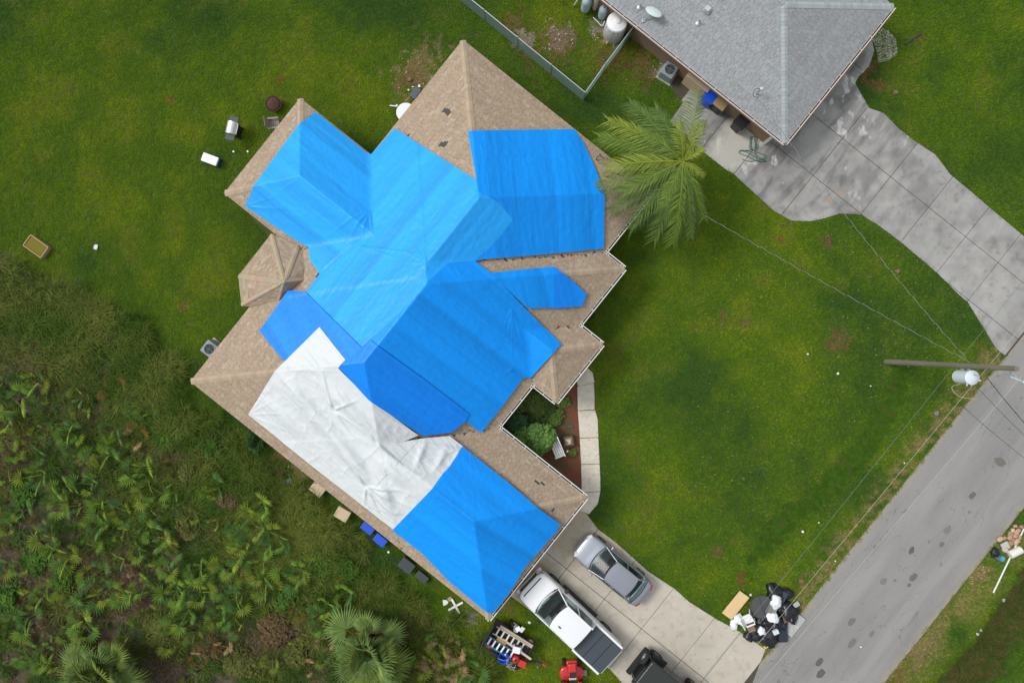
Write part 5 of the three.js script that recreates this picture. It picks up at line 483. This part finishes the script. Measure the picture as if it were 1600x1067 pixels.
// ---------- plants ----------
function instanced(name, geo, mat, list, label, category) { const m = new THREE.InstancedMesh(geo, mat, list.length); m.name = numbered(name); m.userData.kind = 'stuff'; const d = new THREE.Object3D(), c = new THREE.Color(); list.forEach((e, i) => { d.position.set(e[0], e[1], e[2]); d.rotation.set(e[5] || 0, e[3], e[6] || 0); d.scale.set(e[4], e[4] * (e[8] || 1), e[4]); d.updateMatrix(); m.setMatrixAt(i, d.matrix); if (e[7]) { c.setRGB(...e[7]); m.setColorAt(i, c); } }); m.castShadow = m.receiveShadow = true; m.userData.label = label; m.userData.category = category; scene.add(m); return m; }
function tuftGeo(n, h, spread, wid, seed, bend = 0.5) { const q = rngOf(seed), gb = new GB(); for (let i = 0; i < n; i++) { const a = q() * 6.283, r = spread * Math.sqrt(q()), x = r * Math.cos(a), z = r * Math.sin(a), b = a + (q() - 0.5) * 2, L = h * (0.6 + 0.6 * q()), w = wid * (0.7 + 0.6 * q()), dx = Math.cos(b) * L * bend * (0.4 + q()), dz = Math.sin(b) * L * bend * (0.4 + q()), sx = -Math.sin(b) * w, sz = Math.cos(b) * w, t = 0.8 + 0.4 * q(), col = [t, t, t]; const m = [x + dx * 0.4, L * 0.65, z + dz * 0.4], e = [x + dx, L * (1 - 0.35 * bend), z + dz]; gb.quad([x - sx, 0, z - sz], [x + sx, 0, z + sz], [m[0] + sx * 0.8, m[1], m[2] + sz * 0.8], [m[0] - sx * 0.8, m[1], m[2] - sz * 0.8], col); gb.tri([m[0] - sx * 0.8, m[1], m[2] - sz * 0.8], [m[0] + sx * 0.8, m[1], m[2] + sz * 0.8], e, col); } return gb.geo(); }
const leafMat = VC(0.75, { transmission: 0 });
{ // mown lawn
  const q = rngOf(101), list = [], N = 520000, gain = 1.62;
  for (let i = 0; i < N && list.length < 330000; i++) { const px = -60 + q() * 1720, py = -60 + q() * 1190; if (inAny(...jit(px, py)) || inside(MULCH, px, py) || inside(HOUSEPX, px, py)) continue; const r = rough(px, py); if (r > 0.5 + 0.5 * q()) continue; const vg = verge(px, py); if (vg > q()) continue; const [k, cover] = lawnColour(px, py); if (q() > cover) continue; const p = P(px, py), t = (0.7 + 0.65 * q()) * gain, y = q() < 0.05 ? [1.5, 1.25, 1.4] : [1, 1, 1]; list.push([p.x, 0, p.z, q() * 6.28, 0.75 + 0.6 * q() + 0.7 * ditch(px, py) + 0.8 * r, 0, 0, [k[0] * t * y[0], k[1] * t * y[1], k[2] * t * y[2]]]); }
  instanced('lawn_grass', tuftGeo(8, 0.085, 0.08, 0.007, 3, 0.7), leafMat, list, 'short mown green grass covering the lawns', 'grass');
}
{ // tall grass and brush in the rough lot and along the far verge
  const q = rngOf(202), tall = [], brush = [], twig = [];
  for (let i = 0; i < 60000; i++) { const px = -60 + q() * 880, py = 380 + q() * 740, r = rough(px, py); if (r < 0.25 + 0.3 * q() || inside(HOUSEPX, px, py)) continue; const p = P(px, py), n = fbm(px / 55, py / 55, 3), band = smooth(190, 40, distPoly(ROUGH, px, py)); if (q() < 0.25 + 0.3 * (1 - band)) continue; const gr = smooth(0.5, 0.3, n) * 0.5 + band * 0.95, t = 0.75 + 0.6 * q();
    const c = fbm(px / 90 + 7, py / 90, 3); if (n > 0.6 && q() < 0.55) continue; if (q() < gr * 0.75) { const k = mix3([0.05, 0.10, 0.010], [0.14, 0.165, 0.03], smooth(0.35, 0.7, fbm(px / 25, py / 25, 2))); tall.push([p.x, 0, p.z, q() * 6.28, 0.5 + 0.6 * q(), 0, 0, k.map(x => x * t)]); }
    else if (q() < 0.55) { const dead = smooth(0.42, 0.6, c) * 0.85; const k = mix3([0.038, 0.082, 0.010], [0.10, 0.066, 0.030], dead); brush.push([p.x, 0.02, p.z, q() * 6.28, 0.45 + 0.75 * q(), 0, 0, k.map(x => x * t)]); }
    else if (q() < 0.2 + 0.5 * smooth(0.45, 0.62, c)) { const k = [0.16, 0.12, 0.08].map(x => x * t); twig.push([p.x, 0.02, p.z, q() * 6.28, 0.5 + 0.8 * q(), 0, 0, k]); } }
  for (let i = 0; i < 9000; i++) { const px = 1430 + q() * 220, py = 850 + q() * 290; if (verge(px, py) < q()) continue; const p = P(px, py), t = 0.7 + 0.6 * q(), u = q(); (u < 0.4 ? tall : u < 0.85 ? brush : twig).push([p.x, 0, p.z, q() * 6.28, 0.4 + 0.4 * q(), 0, 0, (q() < 0.4 ? [0.14, 0.11, 0.04] : [0.06, 0.10, 0.015]).map(x => x * t)]); }
  for (let i = 0; i < 34000; i++) { const px = 1130 + q() * 350, py = 500 + q() * 420; if (ditch(px, py) < 0.4 + 0.6 * q() || inAny(px, py)) continue; const p = P(px, py), t = 0.7 + 0.6 * q(); brush.push([p.x, 0, p.z, q() * 6.28, 0.25 + 0.35 * q(), 0, 0, q() < 0.07 ? [0.11 * t, 0.085 * t, 0.03 * t] : [0.055 * t, 0.125 * t, 0.010 * t]]); }
  instanced('tall_grass', tuftGeo(13, 0.8, 0.16, 0.011, 9, 1.05), leafMat, tall, 'long arching wild grass in the overgrown lot', 'grass');
  const lq = rngOf(5), lg = new GB(); for (let i = 0; i < 60; i++) { const a = lq() * 6.28, r = 0.32 * Math.sqrt(lq()), h = 0.08 + 0.32 * lq() * (1 - r), x = r * Math.cos(a), z = r * Math.sin(a), b = lq() * 6.28, s = 0.03 + 0.035 * lq(), ux = Math.cos(b) * s, uz = Math.sin(b) * s, vy = (lq() - 0.4) * s, t = 0.75 + 0.5 * lq(); lg.quad([x - ux, h, z - uz], [x - uz * 0.45, h + vy * 0.5, z + ux * 0.45], [x + ux, h + vy, z + uz], [x + uz * 0.45, h + vy * 0.5, z - ux * 0.45], [t, t, t]); }
  instanced('leafy_brush', lg.geo(), leafMat, brush, 'low leafy weeds and brush in the overgrown lot', 'brush');
  const tg = new GB(), tq = rngOf(8); for (let i = 0; i < 16; i++) { const a = tq() * 6.28, b = a + (tq() - 0.5) * 3, r = 0.25 * tq(), L = 0.25 + 0.4 * tq(), x = r * Math.cos(a), z = r * Math.sin(a), e = [x + Math.cos(b) * L, 0.1 + 0.3 * tq(), z + Math.sin(b) * L], w = 0.006, y = 0.05 + 0.2 * tq(), t = 0.7 + 0.7 * tq(); tg.quad([x - Math.sin(b) * w, y, z + Math.cos(b) * w], [x + Math.sin(b) * w, y, z - Math.cos(b) * w], [e[0] + Math.sin(b) * w, e[1], e[2] - Math.cos(b) * w], [e[0] - Math.sin(b) * w, e[1], e[2] + Math.cos(b) * w], [t, t, t]); } instanced('dead_twigs', tg.geo(), leafMat, twig, 'dead brown twigs and vines in the overgrown lot', 'twigs');
  // fallen leaves on the bare patches and gravel by the grey house
  const fl = [], kinds = { leaf: [0.22, 0.10, 0.045], straw: [0.32, 0.25, 0.12], red: [0.26, 0.07, 0.03], sand: [0.4, 0.36, 0.3] }; for (const [x, y, r, kind] of BARE) for (let i = 0; i < r * r * 0.07 + 5; i++) { const a = q() * 6.28, d = r * 1.1 * Math.sqrt(q()), px = x + Math.cos(a) * d, py = y + Math.sin(a) * d; if (inAny(px, py)) continue; const p = P(px, py), t = 0.6 + 0.9 * q(); fl.push([p.x, 0.05, p.z, q() * 6.28, 0.7 + 0.8 * q(), (q() - 0.5), (q() - 0.5), kinds[kind].map(v => v * t)]); } for (let i = 0; i < 700; i++) { const px = 1080 + q() * 500, py = 380 + q() * 600; if (inAny(px, py)) continue; const p = P(px, py), t = 0.6 + 0.8 * q(); fl.push([p.x, 0.07, p.z, q() * 6.28, 0.5 + 0.6 * q(), 0, 0, [0.3 * t, 0.24 * t, 0.1 * t]]); } const fg = new GB(); fg.quad([-0.06, 0, 0], [0, 0.01, 0.022], [0.07, 0.012, 0], [0, 0.01, -0.022]); instanced('fallen_leaves', fg.geo(), leafMat, fl, 'dry fallen leaves scattered over the worn grass', 'leaves');
  const peb = [], GP = [[1375, 42], [1388, 48], [1400, 62], [1403, 84], [1390, 94], [1374, 98], [1368, 72], [1362, 60]]; for (let i = 0; i < 2600; i++) { const px = 1358 + q() * 48, py = 40 + q() * 60; if (!inside(GP, px, py)) continue; const p = P(px, py), t = 0.6 + 0.6 * q(); peb.push([p.x, 0.02, p.z, q() * 6, 0.7 + 0.9 * q(), 0, 0, [0.55 * t, 0.5 * t, 0.45 * t]]); } const pg = new THREE.IcosahedronGeometry(0.028, 0).scale(1, 0.7, 1.2); instanced('gravel', pg, M(1, 1, 1, 0.9), peb, 'pale gravel patch at the corner of the grey house', 'gravel');
}
// ---------- palms ----------
function fanLeaf(seed, n, arc, stalk, rad, droop, colS = [0.9, 1, 0.6], wf = 0.75) { // a stalk along +x carrying a pleated fan
  const q = rngOf(seed), gb = new GB(); const sx = stalk, sy = 0.12 * stalk; gb.quad([0, 0, -0.014], [0, 0, 0.014], [sx, sy, 0.01], [sx, sy, -0.01], colS.map(x => x * 1.1)); gb.quad([0, -0.014, 0], [0, 0.014, 0], [sx, sy + 0.01, 0], [sx, sy - 0.01, 0], colS.map(x => x * 1.1));
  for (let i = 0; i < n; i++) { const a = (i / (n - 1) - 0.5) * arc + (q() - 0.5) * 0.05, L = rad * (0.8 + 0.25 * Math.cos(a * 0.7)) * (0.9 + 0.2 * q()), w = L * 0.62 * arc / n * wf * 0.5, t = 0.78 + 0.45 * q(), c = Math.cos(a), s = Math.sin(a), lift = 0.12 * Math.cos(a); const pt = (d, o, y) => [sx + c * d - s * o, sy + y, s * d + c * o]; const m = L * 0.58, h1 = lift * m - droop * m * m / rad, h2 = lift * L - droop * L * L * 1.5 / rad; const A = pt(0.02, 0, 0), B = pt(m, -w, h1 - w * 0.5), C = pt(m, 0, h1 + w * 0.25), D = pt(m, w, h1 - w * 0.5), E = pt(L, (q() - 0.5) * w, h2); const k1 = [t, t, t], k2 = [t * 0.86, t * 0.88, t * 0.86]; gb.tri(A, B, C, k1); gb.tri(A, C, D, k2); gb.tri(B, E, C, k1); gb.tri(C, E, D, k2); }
  return gb.geo(); }
const fanS = [0, 1, 2, 3, 4].map(i => fanLeaf(40 + i, 13, 3.3, 0.45 + 0.1 * i, 0.5, 0.1, [1.1, 1.05, 0.6], 0.72)), fanL = [0, 1, 2].map(i => fanLeaf(60 + i, 30, 4.2, 0.95 + 0.12 * i, 0.95, 0.2, [1.1, 1.05, 0.7], 1.05));
const palmettoM = [[0.12, 0.225, 0.04], [0.16, 0.265, 0.035], [0.085, 0.18, 0.045], [0.21, 0.27, 0.035]].map((c, i) => VC(0.6, { color: new THREE.Color().setRGB(...c), name: 'pm' + i })), sabalM = [[0.155, 0.225, 0.06], [0.125, 0.195, 0.055], [0.19, 0.25, 0.055]].map(c => VC(0.55, { color: new THREE.Color().setRGB(...c) })), deadM = VC(0.85, { color: new THREE.Color().setRGB(0.36, 0.25, 0.13) }), rustM = VC(0.85, { color: new THREE.Color().setRGB(0.2, 0.13, 0.035) }), trunkM = M(0.13, 0.10, 0.075, 0.95);
function fanPlant(name, label, cat, px, py, n, geos, mats, s, h, tilt, group, seed) { const q = rngOf(seed), t = thing(name, label, cat, P(px, py), q() * 6.28, group); part('stem', [cyl(0.07 * s, 0.1 * s, h + 0.1, 0, h / 2, 0, 0, 0, 0, 9)], trunkM, t); for (let i = 0; i < n; i++) { const m = new THREE.Mesh(geos[Math.floor(q() * geos.length)], mats[Math.floor(q() * mats.length)]); m.name = 'leaf'; m.castShadow = m.receiveShadow = true; m.rotation.order = 'YZX'; m.rotation.set((q() - 0.5) * 0.9, i / n * 6.283 + (q() - 0.5) * 0.7, tilt[0] + (tilt[1] - tilt[0]) * q()); m.scale.setScalar(s * (0.5 + 0.75 * q())); m.position.y = h; t.add(m); } return t; }
const spots = [[4, 600], [60, 597], [32, 627], [15, 660], [117, 675], [17, 687], [190, 690], [232, 730], [70, 740], [117, 765], [150, 755], [100, 785], [172, 790], [170, 712], [87, 830], [95, 850], [160, 815], [112, 865], [220, 857], [252, 837], [277, 857], [155, 895], [170, 922], [232, 910], [317, 885], [317, 922], [370, 867], [387, 807], [375, 932], [295, 957], [345, 957], [62, 935], [50, 962], [130, 955], [137, 975], [55, 1012], [77, 1020], [97, 1030], [37, 882], [7, 880], [407, 820], [412, 882], [472, 892], [417, 912], [510, 940], [545, 927], [510, 965], [685, 1002], [667, 1032], [730, 1040], [412, 790], [387, 845], [420, 852], [467, 887], [440, 840], [265, 880], [200, 800], [205, 925], [240, 760], [20, 735], [40, 800], [350, 900], [280, 920]];
spots.forEach(([x, y], i) => fanPlant('saw_palmetto', 'green saw palmetto with small fan leaves in the overgrown lot', 'palmetto', x, y, 8 + (i * 5) % 5, fanS, palmettoM, i === 50 || i === 40 ? 1.35 : 0.95 + 0.2 * ((i * 7) % 5) / 5, 0.3, [0.0, 1.2], 'saw palmettos in the rough', 300 + i));
{ const q = rngOf(4242); let k = 0; for (let i = 0; i < 900 && k < 60; i++) { const px = q() * 640, py = 590 + q() * 470; if (rough(px, py) < 0.95 || distPoly(ROUGH, px, py) < 55 || spots.some(([a, b]) => Math.hypot(a - px, b - py) < 20)) continue; spots.push([px, py]); fanPlant('young_palmetto', 'young palmetto with few leaves among the larger clumps', 'palmetto', px, py, 3 + k % 4, fanS, k % 5 === 0 ? [deadM, rustM] : palmettoM, 0.55 + 0.35 * q(), 0.2, [0.0, 1.1], 'young palmettos in the rough', 700 + k); k++; } }
[[710, 1007], [702, 1042], [722, 1050], [690, 1020]].forEach(([x, y], i) => fanPlant('dead_palmetto', 'withered tan palmetto fronds near the loaded trailer', 'palmetto', x, y, 6, fanS, [deadM], 0.85, 0.25, [0.1, 0.8], 'withered palmettos', 500 + i));
{ const a = fanPlant('fan_palm', 'big blue green fan palm at the edge of the lot near the trailer', 'palm', 588, 990, 34, fanL, sabalM, 1.15, 1.6, [-0.25, 1.3], 'fan palms', 611); const b = fanPlant('fan_palm', 'large blue green fan palm deep in the overgrown lot', 'palm', 190, 1030, 32, fanL, sabalM, 1.15, 1.5, [-0.25, 1.3], 'fan palms', 622); for (const g of [a, b]) for (let i = 0; i < 7; i++) { const m = new THREE.Mesh(fanL[i % 3], rustM); m.name = 'dead_leaf'; m.castShadow = m.receiveShadow = true; m.rotation.order = 'YZX'; m.rotation.set(0.5, i * 0.9 + 0.3, -0.35); m.scale.setScalar(0.75); m.position.y = 1.35; g.add(m); } }
{ // feathery palm leaning over the front corner of the roof
  const crown = P(1067, 252, 5.0), base = P(1030, 290), t = thing('feather_palm', 'tall feathery palm with wind-swept fronds over the roof corner', 'palm', base, 0), q = rngOf(909), o = crown.clone().sub(base);
  part('trunk', tube([[0, 0, 0], [o.x * 0.15, 1.6, o.z * 0.15], [o.x * 0.5, 3.4, o.z * 0.5], [o.x, 4.9, o.z]], 0.15, 20, 10), M(0.24, 0.21, 0.17, 0.95), t); const fm = [[0.125, 0.19, 0.035], [0.095, 0.155, 0.04], [0.18, 0.23, 0.035]].map(c => VC(0.6, { color: new THREE.Color().setRGB(...c) }));
  const fronds = [[935, 292, 3.9, 0], [936, 214, 4.0, 0], [950, 188, 4.4, 2], [985, 160, 4.6, 1], [1024, 168, 5.0, 1], [1092, 142, 4.4, 0], [948, 260, 4.6, 2], [957, 330, 3.7, 1], [985, 358, 3.6, 1], [1022, 376, 3.6, 1], [1052, 382, 3.7, 0], [1080, 372, 3.6, 1], [1100, 343, 3.8, 0], [1098, 190, 5.6, 2], [1100, 232, 5.6, 2], [975, 300, 4.6, 0], [1005, 205, 5.2, 0], [1030, 330, 4.4, 0], [1102, 275, 4.8, 2], [1060, 190, 5.8, 2]];
  fronds.forEach(([x, y, h, mi]) => { const tip = P(x, y, h).sub(base), c = o.clone(), L = tip.distanceTo(c), mid = c.clone().lerp(tip, 0.5); mid.y += 0.22 * L; const cv = new THREE.QuadraticBezierCurve3(c, mid, tip), gb = new GB(), n = Math.round(18 + L * 9); const rach = []; for (let i = 0; i <= 12; i++) rach.push(cv.getPoint(i / 12).toArray()); for (let i = 0; i < 12; i++) { const A = rach[i], B = rach[i + 1], w = 0.028 * (1 - i / 14); gb.quad([A[0] - w, A[1], A[2]], [A[0] + w, A[1], A[2]], [B[0] + w, B[1], B[2]], [B[0] - w, B[1], B[2]], [1.5, 1.3, 0.9]); gb.quad([A[0], A[1], A[2] - w], [A[0], A[1], A[2] + w], [B[0], B[1], B[2] + w], [B[0], B[1], B[2] - w], [1.5, 1.3, 0.9]); }
    for (let i = 0; i < n; i++) { const k = 0.12 + 0.88 * i / n, p = cv.getPoint(k), tg = cv.getTangent(k), sd = new THREE.Vector3(-tg.z, 0, tg.x).normalize(), len = (0.4 + 0.6 * Math.sin(Math.min(1, k * 1.1) * Math.PI * 0.85)) * (0.85 + 0.3 * q()) * Math.min(1, L / 3.2); for (const s of [-1, 1]) { const dir = sd.clone().multiplyScalar(s * (0.85 - 0.3 * k)).addScaledVector(tg, 0.45 + 0.45 * q()); dir.x -= 0.22; dir.z += 0.1; dir.normalize(); const w = 0.015 + 0.009 * q(), ps = tg.clone().cross(dir).cross(dir).normalize().multiplyScalar(w), m = p.clone().addScaledVector(dir, len * 0.5), e = p.clone().addScaledVector(dir, len); m.y += 0.05 - 0.12 * len; e.y -= 0.5 * len * (0.6 + 0.6 * q()); const tt = 0.7 + 0.55 * q(), col = [tt, tt, tt], A = [p.x - ps.x * 0.5, p.y, p.z - ps.z * 0.5], B = [p.x + ps.x * 0.5, p.y, p.z + ps.z * 0.5], C = [m.x + ps.x, m.y + ps.y, m.z + ps.z], D = [m.x - ps.x, m.y - ps.y, m.z - ps.z]; gb.quad(A, B, C, D, col); gb.tri(D, C, e.toArray(), col); } }
    part('frond', gb.geo(), fm[mi], t); });
  part('flower_stalk', tube([[o.x, 4.9, o.z], [o.x + 0.3, 4.7, o.z + 0.8], [o.x + 0.45, 4.0, o.z + 1.6]], 0.03, 12, 6), M(0.4, 0.33, 0.16, 0.8), t);
}
// ---------- shrubs in the front beds ----------
function shrub(label, px, py, r, h, n, col, seed, group) { const q = rngOf(seed), t = thing('shrub', label, 'shrub', P(px, py), 0, group), gb = new GB(); const lobes = [...Array(7)].map(() => { const a = q() * 6.28, e = Math.sqrt(q()); return [0.55 * r * e * Math.cos(a), h * (0.35 + 0.4 * q() * (1.2 - e)), 0.55 * r * e * Math.sin(a), 0.35 + 0.2 * q(), 0.7 + 0.6 * q()]; }); n = Math.round(n * 0.7); for (let i = 0; i < n; i++) { const [lx, ly, lz, ls, lt] = lobes[i % 7]; const th = q() * 6.28, ph = Math.acos(1 - q() * 1.15), lob = 0.72 + 0.5 * fbm(Math.cos(th) * 1.6 + seed, Math.sin(th) * 1.6 + ph, 2), d = (0.55 + 0.45 * Math.pow(q(), 0.4)) * lob, x = lx + r * ls * d * Math.sin(ph) * Math.cos(th), z = lz + r * ls * d * Math.sin(ph) * Math.sin(th), y = Math.max(0.04, ly + h * ls * 0.7 * d * Math.cos(ph)), a = q() * 6.28, s = (0.06 + 0.05 * q()) * Math.min(1.2, 0.6 + 0.5 * r), ux = Math.cos(a) * s, uz = Math.sin(a) * s, vy = (q() - 0.6) * s * 0.9, tt = (0.65 + 0.7 * q()) * lt, k = col.map(c => c * tt); gb.quad([x - ux, y, z - uz], [x - uz * 0.42, y + vy * 0.3, z + ux * 0.42], [x + ux, y + vy, z + uz], [x + uz * 0.42, y + vy * 0.3, z - ux * 0.42], k); } part('foliage', gb.geo(), leafMat, t); part('stem', [bar([0, 0, 0], [0.1, h * 0.6, 0.05], 0.03), bar([0, 0, 0], [-0.2, h * 0.55, 0.1], 0.025), bar([0, 0, 0], [0.05, h * 0.55, -0.2], 0.025)], trunkM, t); return t; }
shrub('big glossy green shrub beside the white bench', 838, 684, 1.3, 1.7, 5200, [0.115, 0.215, 0.05], 71); shrub('dark feathery shrub in the inner corner of the front bed', 808, 652, 1.15, 1.2, 3200, [0.035, 0.085, 0.03], 72); shrub('loose olive shrub against the wall below the porch', 830, 627, 1.2, 1.1, 3000, [0.075, 0.11, 0.025], 73); shrub('small green weed clump in the red mulch', 862, 650, 0.7, 0.45, 900, [0.09, 0.15, 0.03], 74); shrub('low green weed clump beside the front walk', 880, 625, 0.6, 0.35, 620, [0.10, 0.15, 0.03], 75); shrub('dark low shrub at the wall beside the lawn corner', 925, 487, 0.5, 0.6, 700, [0.03, 0.065, 0.02], 76); shrub('dark low shrub at the wall near the stepped roof', 940, 455, 0.4, 0.5, 500, [0.035, 0.07, 0.018], 77); shrub('sparse weed clump by the driftwood planter', 895, 707, 0.32, 0.25, 260, [0.09, 0.14, 0.03], 78); for (const [i, [x, y, r, c]] of [[440, 865, 1.0, 0], [300, 820, 0.9, 1], [500, 880, 1.1, 0], [360, 780, 0.9, 2], [60, 870, 1.2, 0], [20, 930, 1.1, 0], [250, 980, 1.0, 1], [430, 980, 1.1, 2], [380, 1030, 1.2, 1], [330, 1010, 1.0, 2], [470, 1020, 1.1, 1], [270, 680, 0.9, 0], [330, 700, 0.8, 0], [140, 720, 0.8, 1], [540, 890, 0.9, 0], [600, 910, 0.8, 1], [40, 770, 1.0, 0], [210, 640, 0.7, 0], [640, 960, 0.8, 1], [100, 900, 1.0, 0], [300, 740, 0.8, 1], [450, 930, 0.9, 0]].entries()) shrub(['dense dark green wild shrub in the overgrown lot', 'olive brown wild shrub in the overgrown lot', 'withered brown wild shrub in the overgrown lot'][c], x, y, r, 0.75, 1500, [[0.05, 0.105, 0.014], [0.09, 0.10, 0.025], [0.11, 0.075, 0.035]][c], 800 + i, ['dark wild shrubs', 'olive wild shrubs', 'withered wild shrubs'][c]);
shrub('dark fern-like shrub filling the corner under the gutter', 790, 668, 0.8, 0.9, 1500, [0.03, 0.08, 0.028], 81); shrub('green creeping shrub spilling over the mulch', 846, 640, 0.9, 0.6, 1700, [0.06, 0.11, 0.025], 82);
shrub('dark green shrub against the rear eave by the rough', 402, 690, 0.6, 1.1, 1200, [0.03, 0.07, 0.018], 79);
renderer.render(scene, camera);
